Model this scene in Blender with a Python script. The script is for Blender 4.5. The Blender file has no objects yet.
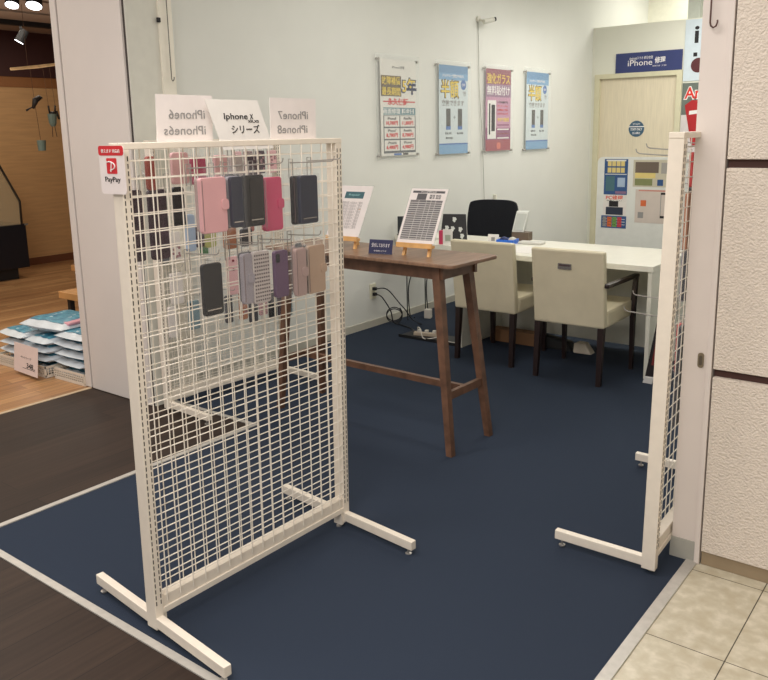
import bpy, bmesh, math, random
from mathutils import Vector, Matrix
random.seed(7)
S = bpy.context.scene
C = S.collection
PI = math.pi

# ---------------------------------------------------------------- camera
H = 1.5
pitch, roll, yaw = 0.203823486, -0.0184858237, 0.659908164
cy_, sy_ = math.cos(yaw), math.sin(yaw)
fwd = Vector((-sy_, cy_, 0)); rgt = Vector((cy_, sy_, 0)); up = Vector((0, 0, 1))
f2 = fwd*math.cos(pitch) - up*math.sin(pitch); u2 = up*math.cos(pitch) + fwd*math.sin(pitch)
r3 = rgt*math.cos(roll) + u2*math.sin(roll); u3 = u2*math.cos(roll) - rgt*math.sin(roll)
cam = bpy.data.cameras.new('camera'); cam_o = bpy.data.objects.new('camera', cam); C.objects.link(cam_o)
M = Matrix.Identity(4)
for i in range(3):
    M[i][0] = r3[i]; M[i][1] = u3[i]; M[i][2] = -f2[i]
M.translation = Vector((0, 0, H)); cam_o.matrix_world = M
cam.sensor_width = 36; cam.lens = 803.23/768*36
cam.shift_x = -0.00202; cam.shift_y = -0.0522; cam.clip_start = 0.05
S.camera = cam_o
# ---------------------------------------------------------------- world, lights, exposure
S.view_settings.view_transform = 'Standard'; S.view_settings.look = 'None'
S.view_settings.gamma = 1; S.view_settings.use_curve_mapping = False
S.view_settings.exposure = 0.0
W = bpy.data.worlds.new('world'); S.world = W; W.use_nodes = True
W.node_tree.nodes['Background'].inputs[0].default_value = (1.0, 0.96, 0.92, 1)
W.node_tree.nodes['Background'].inputs[1].default_value = 0.55

def area(name, loc, size, power, col=(1, .95, .86), rot=(0, 0, 0), size_y=None, spread=None):
    l = bpy.data.lights.new(name, 'AREA'); l.energy = power; l.color = col
    l.shape = 'RECTANGLE'; l.size = size; l.size_y = size_y or size
    if spread: l.spread = spread
    o = bpy.data.objects.new(name, l); o.location = loc; o.rotation_euler = rot; C.objects.link(o)
    return o
area('shop_ceiling_lamp', (-2.3, 4.4, 2.96), 1.2, 22, (1, .97, .92), size_y=.6)
area('shop_ceiling_lamp', (-2.3, 6.6, 2.96), 1.2, 24, (1, .97, .92), size_y=.6)
area('shop_ceiling_lamp', (-2.2, 7.9, 2.96), 1.0, 27, (1, .97, .90), size_y=.5)
area('wall_wash_lamp', (-3.0, 7.3, 2.96), .5, 16, (1, .98, .92), rot=(0, math.radians(-25), 0))
area('mall_ceiling_lamp', (-1.6, 1.4, 2.96), 1.6, 38, (1, .95, .92), size_y=1.0)
area('mall_ceiling_lamp', (-.3, -.8, 2.96), 1.6, 98, (1, .95, .92), size_y=1.2)
area('mall_ceiling_lamp', (-3.6, .6, 2.96), 1.2, 40, (1, .95, .92), size_y=1.0)
area('back_room_lamp', (-2.9, 9.9, 3.3), 1.0, 22, (1, .99, .92), size_y=1.0)
area('left_store_lamp', (-6.0, 2.2, 2.7), 1.4, 46, (1, .90, .76), size_y=1.4)
area('left_store_lamp', (-8.2, 4.6, 2.7), 1.0, 16, (1, .90, .76), size_y=1.4)
area('left_store_added_uplight', (-7.6, 4.0, 1.9), 1.0, 4, (1, .90, .80), rot=(PI, 0, 0), size_y=2)  # added uplight with no real fitting, stands in for floor bounce on the slats

# ---------------------------------------------------------------- materials
MATS = {}
def lin(c):
    return tuple((x/12.92 if x <= .04045 else ((x+.055)/1.055)**2.4) for x in c)
def mat(name, rgb, rough=.6, metal=0, noise=0, nscale=20, bump=0, bscale=200, emit=0, alpha=1, trans=0, stretch=None, detail=4, spec=.5, rgb2=None):
    """rgb given as 0-255 sRGB"""
    if name in MATS: return MATS[name]
    m = bpy.data.materials.new(name); m.use_nodes = True; nt = m.node_tree; N = nt.nodes; Lk = nt.links
    b = N['Principled BSDF']; c = lin([x/255 for x in rgb]); b.inputs['Base Color'].default_value = (*c, 1)
    b.inputs['Roughness'].default_value = rough; b.inputs['Metallic'].default_value = metal
    b.inputs['Specular IOR Level'].default_value = spec
    tc = N.new('ShaderNodeTexCoord'); mp = N.new('ShaderNodeMapping'); Lk.new(tc.outputs['Object'], mp.inputs[0])
    if stretch: mp.inputs['Scale'].default_value = stretch
    n = N.new('ShaderNodeTexNoise'); n.inputs['Scale'].default_value = nscale; n.inputs['Detail'].default_value = detail
    Lk.new(mp.outputs[0], n.inputs['Vector'])
    r = N.new('ShaderNodeValToRGB'); r.color_ramp.elements[0].position = .3; r.color_ramp.elements[1].position = .7
    k = noise if noise else .03
    if rgb2:
        c2 = lin([x/255 for x in rgb2]); r.color_ramp.elements[0].color = (*c2, 1); r.color_ramp.elements[1].color = (*c, 1)
    else:
        r.color_ramp.elements[0].color = (*[x*(1-k) for x in c], 1); r.color_ramp.elements[1].color = (*[min(1, x*(1+k)) for x in c], 1)
    Lk.new(n.outputs['Fac'], r.inputs[0]); Lk.new(r.outputs[0], b.inputs['Base Color'])
    if bump:
        n2 = N.new('ShaderNodeTexNoise'); n2.inputs['Scale'].default_value = bscale; n2.inputs['Detail'].default_value = 3
        Lk.new(mp.outputs[0], n2.inputs['Vector'])
        bp = N.new('ShaderNodeBump'); bp.inputs['Strength'].default_value = bump; bp.inputs['Distance'].default_value = .01
        Lk.new(n2.outputs['Fac'], bp.inputs['Height']); Lk.new(bp.outputs[0], b.inputs['Normal'])
    if emit:
        b.inputs['Emission Color'].default_value = (*c, 1); b.inputs['Emission Strength'].default_value = emit
    if trans: b.inputs['Transmission Weight'].default_value = trans
    if alpha < 1: b.inputs['Alpha'].default_value = alpha
    MATS[name] = m; return m

def planks(name, c1, c2, gap, width, length, rough, rotz=0, grain=.25, spec=.5):
    m = bpy.data.materials.new(name); m.use_nodes = True; nt = m.node_tree; N = nt.nodes; Lk = nt.links
    b = N['Principled BSDF']; b.inputs['Roughness'].default_value = rough; b.inputs['Specular IOR Level'].default_value = spec
    tc = N.new('ShaderNodeTexCoord'); mp = N.new('ShaderNodeMapping'); mp.inputs['Rotation'].default_value = (0, 0, rotz)
    Lk.new(tc.outputs['Object'], mp.inputs[0])
    br = N.new('ShaderNodeTexBrick'); br.inputs['Scale'].default_value = 1; br.inputs['Brick Width'].default_value = length
    br.inputs['Row Height'].default_value = width; br.inputs['Mortar Size'].default_value = .0015
    br.inputs['Color1'].default_value = (*lin([x/255 for x in c1]), 1); br.inputs['Color2'].default_value = (*lin([x/255 for x in c2]), 1)
    br.inputs['Mortar'].default_value = (*lin([x/255 for x in gap]), 1)
    Lk.new(mp.outputs[0], br.inputs['Vector'])
    mp2 = N.new('ShaderNodeMapping'); mp2.inputs['Scale'].default_value = (1.2, 26, 26); Lk.new(mp.outputs[0], mp2.inputs[0])
    n = N.new('ShaderNodeTexNoise'); n.inputs['Scale'].default_value = 1.5; n.inputs['Detail'].default_value = 6; Lk.new(mp2.outputs[0], n.inputs['Vector'])
    r = N.new('ShaderNodeValToRGB'); r.color_ramp.elements[0].position = .3; r.color_ramp.elements[1].position = .7
    r.color_ramp.elements[0].color = (1-grain*1.4,)*3+(1,); r.color_ramp.elements[1].color = (1, 1, 1, 1)
    Lk.new(n.outputs['Fac'], r.inputs[0])
    mx = N.new('ShaderNodeMix'); mx.data_type = 'RGBA'; mx.blend_type = 'MULTIPLY'; mx.inputs[0].default_value = 1
    Lk.new(br.outputs[0], mx.inputs[6]); Lk.new(r.outputs[0], mx.inputs[7]); Lk.new(mx.outputs[2], b.inputs['Base Color'])
    MATS[name] = m; return m

white = mat('painted_wall', (226, 226, 219), .7, noise=.02, nscale=3, bump=.05, bscale=300)
whiteB = mat('back_wall_paint', (226, 225, 211), .7, noise=.02, nscale=3)
pillar_m = mat('pillar_panel', (222, 214, 207), .55, noise=.02, nscale=4)
jamb_m = mat('door_jamb_paint', (218, 208, 200), .55, noise=.03, nscale=5)
stucco = mat('textured_wall_tile', (226, 214, 200), .8, noise=.04, nscale=60, bump=.9, bscale=130)
joint_m = mat('joint_brown', (72, 44, 38), .7)
base_m = mat('grey_base', (168, 166, 156), .6)
skirt_m = mat('tan_skirting', (150, 132, 106), .6, noise=.1, nscale=8)
carpet = mat('navy_carpet', (49, 58, 73), .95, noise=.22, nscale=500, bump=.4, bscale=900, detail=8, spec=.15)
alu = mat('floor_strip_metal', (190, 186, 178), .45, metal=.25, noise=.08, nscale=30)
dark_wood = planks('dark_plank', (50, 38, 32), (60, 46, 38), (30, 24, 21), .15, 1.6, .5, rotz=PI/2, grain=.28, spec=.22)
light_wood = planks('light_plank', (206, 158, 108), (170, 122, 80), (120, 84, 54), .09, 1.2, .35, rotz=PI/2, grain=.3)
rackw = mat('rack_white_enamel', (232, 222, 206), .4, noise=.03, nscale=30)
wire_m = mat('rack_wire_enamel', (240, 232, 218), .35)
slot_m = mat('slot_dark', (48, 42, 38), .8)
steel = mat('wire_steel', (176, 172, 166), .35, metal=.6)
walnut = mat('walnut', (104, 74, 56), .45, noise=.35, nscale=6, stretch=(3, 3, 3), detail=6)
walnut_top = mat('walnut_top', (134, 104, 82), .38, noise=.25, nscale=5, stretch=(1, 9, 1), detail=6)
black = mat('black_plastic', (22, 23, 26), .5)
blackfab = mat('black_fabric', (16, 19, 28), .85, noise=.3, nscale=300)
cream = mat('cream_leather', (216, 206, 178), .42, noise=.05, nscale=8, bump=.05, bscale=120)
darkleg = mat('dark_stained_wood', (40, 26, 24), .35, noise=.2, nscale=10)
deskw = mat('desk_white', (236, 234, 220), .35)
pine = mat('pine_easel', (226, 176, 112), .5, noise=.12, nscale=20)
paper = mat('paper_white', (232, 228, 222), .7)
pinkpaper = mat('paper_pinkish', (234, 226, 222), .6)
ink = mat('ink_black', (30, 28, 30), .7)
grey = mat('ink_grey', (150, 148, 146), .7)
acryl = mat('clear_acrylic', (240, 244, 242), .08, alpha=.10)
plastic = mat('clear_packaging', (236, 236, 238), .12, alpha=.045)
chrome = mat('chrome', (190, 190, 188), .2, metal=1)
def col(name, *rgb, rough=.55, **k): return mat(name, rgb, rough, **k)

# ---------------------------------------------------------------- helpers
class MB:
    def __init__(s): s.bm = bmesh.new()
    def box(s, x0, x1, y0, y1, z0, z1, bev=0, M=None):
        vs = [s.bm.verts.new(Vector(p)) for p in ((x0,y0,z0),(x1,y0,z0),(x1,y1,z0),(x0,y1,z0),(x0,y0,z1),(x1,y0,z1),(x1,y1,z1),(x0,y1,z1))]
        fs = [s.bm.faces.new([vs[i] for i in q]) for q in ((0,3,2,1),(4,5,6,7),(0,1,5,4),(1,2,6,5),(2,3,7,6),(3,0,4,7))]
        if bev:
            es = list({e for f in fs for e in f.edges})
            r = bmesh.ops.bevel(s.bm, geom=es, offset=bev, segments=2, affect='EDGES', profile=.6)
            vs = list({v for f in r['faces'] for v in f.verts} | {v for v in vs if v.is_valid})
        if M: bmesh.ops.transform(s.bm, matrix=M, verts=[v for v in vs if v.is_valid])
        return s
    def hexa(s, b, t):  # bottom 4 points, top 4 points (ccw)
        vs = [s.bm.verts.new(Vector(p)) for p in list(b)+list(t)]
        for q in ((0,3,2,1),(4,5,6,7),(0,1,5,4),(1,2,6,5),(2,3,7,6),(3,0,4,7)): s.bm.faces.new([vs[i] for i in q])
        return s
    def tube(s, pts, r, n=6, cap=True):
        pts = [Vector(p) for p in pts]; rs = r if isinstance(r, (list, tuple)) else [r]*len(pts); rings = []
        prev = None
        for i, p in enumerate(pts):
            d = (pts[min(i+1, len(pts)-1)] - pts[max(i-1, 0)]).normalized()
            if prev is None:
                a = Vector((0, 0, 1)) if abs(d.z) < .9 else Vector((1, 0, 0)); x = d.cross(a).normalized()
            else: x = (prev - d*prev.dot(d)).normalized()
            prev = x; y = d.cross(x)
            rings.append([s.bm.verts.new(p + (x*math.cos(2*PI*k/n+PI/n) + y*math.sin(2*PI*k/n+PI/n))*rs[i]) for k in range(n)])
        for a, b in zip(rings, rings[1:]):
            for k in range(n): s.bm.faces.new((a[k], a[(k+1) % n], b[(k+1) % n], b[k]))
        if cap: s.bm.faces.new(rings[0][::-1]); s.bm.faces.new(rings[-1])
        return s
    def lathe(s, prof, n=24, c=(0, 0, 0)):
        c = Vector(c); rings = [[s.bm.verts.new(c + Vector((r*math.cos(2*PI*k/n), r*math.sin(2*PI*k/n), z))) for k in range(n)] for r, z in prof]
        for a, b in zip(rings, rings[1:]):
            for k in range(n): s.bm.faces.new((a[k], a[(k+1) % n], b[(k+1) % n], b[k]))
        s.bm.faces.new(rings[0][::-1]); s.bm.faces.new(rings[-1]); return s
    def prism(s, poly, d0, d1, axis='x'):
        def mk(p, d):
            return {'x': (d, p[0], p[1]), 'y': (p[0], d, p[1]), 'z': (p[0], p[1], d)}[axis]
        a = [s.bm.verts.new(mk(p, d0)) for p in poly]; b = [s.bm.verts.new(mk(p, d1)) for p in poly]
        n = len(poly); s.bm.faces.new(a[::-1]); s.bm.faces.new(b)
        for k in range(n): s.bm.faces.new((a[k], a[(k+1) % n], b[(k+1) % n], b[k]))
        return s
    def build(s, name, m, parent=None, smooth=False, bevel=0):
        bmesh.ops.recalc_face_normals(s.bm, faces=s.bm.faces)
        me = bpy.data.meshes.new(name); s.bm.to_mesh(me); s.bm.free(); me.materials.append(m)
        if smooth:
            for p in me.polygons: p.use_smooth = True
        o = bpy.data.objects.new(name, me); C.objects.link(o)
        if parent: o.parent = parent
        if bevel:
            b = o.modifiers.new('bevel', 'BEVEL'); b.width = bevel; b.segments = 2; b.limit_method = 'ANGLE'
        return o
def rrect(w, h, r, n=5, cx=0, cy=0):
    p = []
    for sx, sy, a0 in ((1, 1, 0), (-1, 1, 90), (-1, -1, 180), (1, -1, 270)):
        for k in range(n+1):
            a = math.radians(a0 + 90*k/n); p.append((cx + sx*(w/2-r) + r*math.cos(a), cy + sy*(h/2-r) + r*math.sin(a)))
    return p
def thing(name, label, cat, loc=(0, 0, 0), rz=0, group=None, rot=None):
    o = bpy.data.objects.new(name, None); o.empty_display_size = .05; C.objects.link(o); o.location = loc
    o.rotation_euler = rot or (0, 0, rz); o['label'] = label; o['category'] = cat
    if group: o['group'] = group
    return o
def tag(o, label, cat, group=None):
    o['label'] = label; o['category'] = cat
    if group: o['group'] = group
    return o
def struct(name, mb, m, parent=None):
    o = mb.build(name, m, parent)
    if not parent: o['kind'] = 'structure'
    return o
TC = {}
def text(name, body, m, parent, w, h, Mx, bold=0, mirror=False, depth=.0006):
    """lettering fitted in a w x h box centred on the origin of matrix Mx (x right, y up, z out)"""
    cu = bpy.data.curves.new(name, 'FONT'); cu.body = body; cu.align_x = 'CENTER'; cu.offset = bold; cu.extrude = .001
    cu.resolution_u = 3; cu.space_line = .95
    to = bpy.data.objects.new(name, cu); C.objects.link(to)
    dg = bpy.context.evaluated_depsgraph_get(); dg.update()
    me = bpy.data.meshes.new_from_object(to.evaluated_get(dg)); bpy.data.objects.remove(to); bpy.data.curves.remove(cu)
    xs = [v.co.x for v in me.vertices]; ys = [v.co.y for v in me.vertices]
    if not xs: return None
    cx, cyy = (min(xs)+max(xs))/2, (min(ys)+max(ys))/2
    sx = w/max(1e-6, max(xs)-min(xs)); sy = h/max(1e-6, max(ys)-min(ys))
    if mirror: sx = -sx
    for v in me.vertices: v.co = Mx @ Vector(((v.co.x-cx)*sx, (v.co.y-cyy)*sy, v.co.z/.001*depth))
    me.materials.clear(); me.materials.append(m); me.name = name
    o = bpy.data.objects.new(name, me); C.objects.link(o); o.parent = parent
    return o
def T(x, y, z): return Matrix.Translation((x, y, z))
# a frame whose local x,y are picture right/up and z sticks out of the face
FX = Matrix(((0, 0, 1, 0), (1, 0, 0, 0), (0, 1, 0, 0), (0, 0, 0, 1)))      # faces +x: right = +y, up = z
FY = Matrix(((1, 0, 0, 0), (0, 0, -1, 0), (0, 1, 0, 0), (0, 0, 0, 1)))     # faces -y: right = +x, up = z
def flat(parent, name, m, Mx, x0, x1, y0, y1, z0=0, z1=.001, label=None):
    mb = MB(); mb.box(x0, x1, y0, y1, z0, z1, M=Mx); return mb.build(name, m, parent)

# ================================================================ SETTING
struct('floor_carpet', MB().box(-3.9, -.75, 2.75, 8.93, -.05, 0).box(-3.02, -.75, 1.285, 2.75, -.05, 0), carpet)
struct('floor_dark_planks', MB().box(-4.35, -3.02, -3.0, 2.75, -.05, -.0005).box(-3.02, -.75, -3.0, 1.285, -.05, -.0005), dark_wood)
struct('floor_light_planks', MB().box(-9.5, -4.35, -2.0, 12.0, -.05, -.001), light_wood)
# mall floor tiles
def tile_mat():
    m = bpy.data.materials.new('marbled_floor_tile'); m.use_nodes = True; nt = m.node_tree; N = nt.nodes; Lk = nt.links
    b = N['Principled BSDF']; b.inputs['Roughness'].default_value = .35
    tc = N.new('ShaderNodeTexCoord')
    n = N.new('ShaderNodeTexNoise'); n.inputs['Scale'].default_value = 22; n.inputs['Detail'].default_value = 9; n.inputs['Distortion'].default_value = .2
    Lk.new(tc.outputs['Object'], n.inputs['Vector'])
    r = N.new('ShaderNodeValToRGB'); e = r.color_ramp.elements
    e[0].position = .34; e[0].color = (*lin((.76, .72, .62)), 1); e[1].position = .68; e[1].color = (*lin((.86, .83, .75)), 1)
    e2 = r.color_ramp.elements.new(.5); e2.color = (*lin((.79, .76, .67)), 1)
    Lk.new(n.outputs['Fac'], r.inputs[0])
    mp = N.new('ShaderNodeMapping'); mp.inputs['Location'].default_value = (.5, .05, 0); Lk.new(tc.outputs['Object'], mp.inputs[0])
    br = N.new('ShaderNodeTexBrick'); br.offset = 0; br.inputs['Scale'].default_value = 1; br.inputs['Brick Width'].default_value = .45; br.inputs['Row Height'].default_value = .45
    br.inputs['Mortar Size'].default_value = .0018; br.inputs['Color1'].default_value = (1, 1, 1, 1); br.inputs['Color2'].default_value = (.95, .95, .95, 1)
    br.inputs['Mortar'].default_value = (.12, .11, .09, 1); Lk.new(mp.outputs[0], br.inputs['Vector'])
    mx = N.new('ShaderNodeMix'); mx.data_type = 'RGBA'; mx.blend_type = 'MULTIPLY'; mx.inputs[0].default_value = 1
    Lk.new(r.outputs[0], mx.inputs[6]); Lk.new(br.outputs[0], mx.inputs[7]); Lk.new(mx.outputs[2], b.inputs['Base Color'])
    return m
struct('floor_mall_tiles', MB().box(-.73, 4.0, -3.0, 2.9, -.05, -.001), tile_mat())
# metal edging strips
struct('trim_1', MB().box(-3.05, -.73, 1.26, 1.287, -.01, .004).box(-3.05, -3.022, 1.287, 2.75, -.01, .004).box(-3.9, -3.022, 2.75, 2.775, -.01, .004), alu)
struct('trim_2', MB().box(-.765, -.728, 1.287, 2.70, -.01, .005), alu)
struct('trim_3', MB().box(-4.365, -4.34, -2.0, 2.63, -.01, .003), mat('beige_threshold', (200, 180, 150), .5))
struct('wall_left', MB().box(-4.05, -3.9, 2.9, 10.6, 0, 3.3), white)
struct('baseboard_left', MB().box(-3.9, -3.888, 2.92, 8.9, 0, .055), mat('baseboard_grey', (196, 192, 178), .6))
# pillar at the left of the opening: panels with dark gaps
pm = MB(); pm.box(-4.40, -3.735, 2.645, 2.87, 0, 3.1); struct('wall_left_pillar_core', pm, mat('panel_gap_dark', (70, 62, 58), .8))
struct('wall_left_pillar', MB().box(-4.405, -4.347, 2.632, 2.665, .003, 3.1, .003).box(-4.402, -3.9, 2.86, 2.96, 0, 3.1).box(-4.330, -3.748, 2.632, 2.665, .003, 3.1, .003), pillar_m)
struct('trim_5', MB().box(-3.74, -3.725, 2.648, 2.87, .0, 3.1).box(-3.9, -3.725, 2.87, 2.93, 0, 3.1), mat('pillar_inner_panel', (214, 212, 200), .6))
struct('trim_6', MB().box(-3.730, -3.712, 2.85, 2.935, 0, 3.1), mat('cream_edge', (236, 230, 214), .5))
# right jamb and textured facade wall
struct('wall_right_jamb', MB().box(-.822, -.739, 2.705, 2.86, 0, 3.1, .003).box(-.739, -.721, 2.692, 2.86, 0, 3.1, .003), jamb_m)
struct('baseboard_jamb', MB().box(-.826, -.739, 2.701, 2.71, 0, .075), base_m)
struct('wall_right_joint', MB().box(-.716, 4, 2.712, 2.86, 0, 3.1), joint_m)
fw = MB()
for z0, z1 in ((.053, .686), (.714, 1.375), (1.402, 2.063), (2.09, 2.75)): fw.box(-.716, 4, 2.692, 2.72, z0, z1, .003)
struct('wall_right_facade', fw, stucco)
struct('baseboard_right', MB().box(-.716, 4, 2.703, 2.715, 0, .055), skirt_m)
struct('wall_right', MB().box(-.727, -.6, 2.86, 8.9, 0, 3.1), white)
# back partition, taller wall behind it
bw = MB(); bw.box(-3.9, -3.86, 8.93, 9.05, 0, 2.62); bw.box(-3.86, -2.88, 8.93, 9.05, 2.10, 2.62); bw.box(-2.88, -.6, 8.93, 9.05, 0, 2.62)
struct('wall_back', bw, whiteB)
struct('wall_back_upper', MB().box(-4.05, -.6, 10.6, 10.7, 0, 3.4), mat('bright_wall', (240, 238, 222), .7))
struct('trim_7', MB().box(-2.87, -2.74, 8.95, 9.1, 2.62, 3.4), mat('column_greygreen', (196, 200, 188), .6))
struct('ceiling', MB().box(-4.05, 4, 2.66, 8.6, 3.0, 3.1), mat('ceiling_white', (228, 226, 216), .8))
struct('ceiling_mall', MB().box(-4.4, 4, -3, 2.66, 3.0, 3.1), mat('ceiling_mall_white', (222, 214, 204), .8))
struct('ceiling_back', MB().box(-4.05, -.6, 8.6, 10.7, 3.4, 3.5), MATS['ceiling_white'])
# door
dr = MB().box(-3.80, -2.94, 8.95, 8.985, 0, 2.06)
do = struct('door_1', dr, mat('door_wood_pale', (222, 210, 184), .5, noise=.06, nscale=5, stretch=(20, 1, 1)))
fr = MB(); fr.box(-3.86, -3.80, 8.915, 8.99, 0, 2.11); fr.box(-2.94, -2.88, 8.915, 8.99, 0, 2.11); fr.box(-3.80, -2.94, 8.915, 8.99, 2.06, 2.11)
fr.build('door_frame', mat('door_frame_cream', (212, 206, 176), .5), do)
MB().tube([(-3.02, 8.94, 1.0), (-3.02, 8.90, 1.0), (-3.12, 8.90, 1.0)], .01, 8).build('door_handle', chrome, do)
# left store shell
wood_wall = mat('store_wood_wall', (200, 158, 110), .55, noise=.08, nscale=3, stretch=(1, 1, 14))
struct('wall_far', MB().box(-9.5, -9.4, -2, 12, .08, 2.118), wood_wall)
struct('trim_8', MB().box(-9.5, -9.39, -2, 12, 2.118, 2.236), mat('store_mid_band', (150, 100, 58), .6))
struct('trim_9', MB().box(-9.5, -9.38, -2, 12, 2.236, 3.2), mat('store_dark_band', (62, 30, 28), .7))
struct('baseboard_far', MB().box(-9.5, -9.385, -2, 12, 0, .09), mat('store_baseboard', (110, 66, 42), .6))
struct('wall_store_side', MB().box(-9.5, -4.05, 11.9, 12, 0, 3.2), wood_wall)
struct('wall_store_divider', MB().box(-4.2, -4.05, 2.96, 12, 0, 3.2), white)
cs = MB(); x = -9.4
for (a, b) in ((-9.42, -8.78), (-8.66, -8.02), (-7.9, -7.3), (-7.2, -6.6), (-6.5, -5.9), (-5.8, -5.2), (-5.1, -4.42)): cs.box(a, b, -2, 12, 2.75, 2.80)
struct('ceiling_store', cs, mat('ceiling_slat', (170, 150, 134), .7))
struct('ceiling_store_void', MB().box(-9.5, -4.4, -2, 12, 3.0, 3.05), mat('void_dark', (52, 40, 36), .9))

# ================================================================ MESH DISPLAY RACKS
def make_rack(label, loc, rz, double=True, width=.9, height=1.471, fl=.37, fyaw=0, flb=.37, lean=0, meshes=None):
    t = thing('mesh_display_rack', label, 'display rack', (*loc, 0), rz, rot=(0, lean, rz))
    for y0 in (0, width-.03):
        p = MB().box(-.0235, .0235, y0, y0+.03, .018, height, .002).build('post', rackw, t)
        for sx in (-1, 1):
            s = MB()
            for yy in (y0+.006, y0+.0225):
                z = .10
                while z < height-.03:
                    s.box(sx*.0237-.0006, sx*.0237+.0006, yy-.0015, yy+.0015, z, z+.013); z += .02
            s.build('slot_row', slot_m, p)
    MB().box(-.0235, .0235, -.002, width+.002, height, height+.018, .002).build('top_rail', rackw, t)
    MB().box(-.0235, .0235, .03, width-.03, .062, .082, .002).box(-.018, .018, .03, width-.03, .082, .118, .002).build('bottom_rail', rackw, t)
    for sx in (meshes or (-1, 1)):
        g = MB(); X = sx*.0252; y = .045; k = 0
        while y < width-.03:
            g.tube([(X, y, .10), (X, y, height)], .0020, 5, False); y += .05
        z = .14
        while z < height-.02:
            g.tube([(X-sx*.0036, .022, z), (X-sx*.0036, width-.022, z)], .0020, 5, False); z += .05
        g.build('mesh_panel', wire_m, t)
    for y0 in (0, width-.03):
        for sx in ((-1, 1) if double else (1,)):
            f = MB(); f.box(sx*.02 if sx > 0 else -flb, fl if sx > 0 else -.02, -.013, .013, .026, .060, .003)
            fo = f.build('foot', rackw, t); fo.location = (0, y0+.015, 0); fo.rotation_euler.z = fyaw
            MB().lathe([(.011, 0), (.012, .005), (.004, .008), (.004, .027)], 12, ((fl-.025) if sx > 0 else -(flb-.025), 0, 0)).build('levelling_pad', steel, fo)
        MB().box(-.02, .02, y0+(.03 if y0 == 0 else -.012), y0+(.042 if y0 == 0 else 0), .012, .062).build('rail_bracket', rackw, t)
        MB().lathe([(.010, 0), (.010, .006), (.004, .009), (.004, .024)], 12, (0, y0+(.036 if y0 == 0 else -.006), 0)).build('levelling_pad', steel, t)
    return t
def place(rk, p):  # local rack point -> world
    a = rk[2]; p = (p[0]+rk[3]*p[2], p[1], p[2]); return Vector((rk[0]+p[0]*math.cos(a)-p[1]*math.sin(a), rk[1]+p[0]*math.sin(a)+p[1]*math.cos(a), p[2]))
RA = (-1.950, 1.307, -.016, .010); RB = (-.842, 2.525, .03, .013); RC = (-3.60, 2.625, -.058, 0)
make_rack('white wire mesh display rack standing nearest, hung with phone cases and topped by paper signs', RA[:2], RA[2], fyaw=-.075, flb=.35, lean=RA[3])
rb = make_rack('white wire mesh rack seen edge on beside the right door jamb', (0, 0), 0, double=False, fl=.345, meshes=(1,))
rb.location = (RB[0]-.9*math.sin(RB[2]), RB[1]+.9*math.cos(RB[2]), 0); rb.rotation_euler = (0, -RB[3], RB[2]+PI)
RBr = (rb.location.x, rb.location.y, RB[2]+PI, -RB[3])
make_rack('white wire mesh rack against the left wall, behind the nearest rack', RC[:2], RC[2], double=False)

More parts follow.
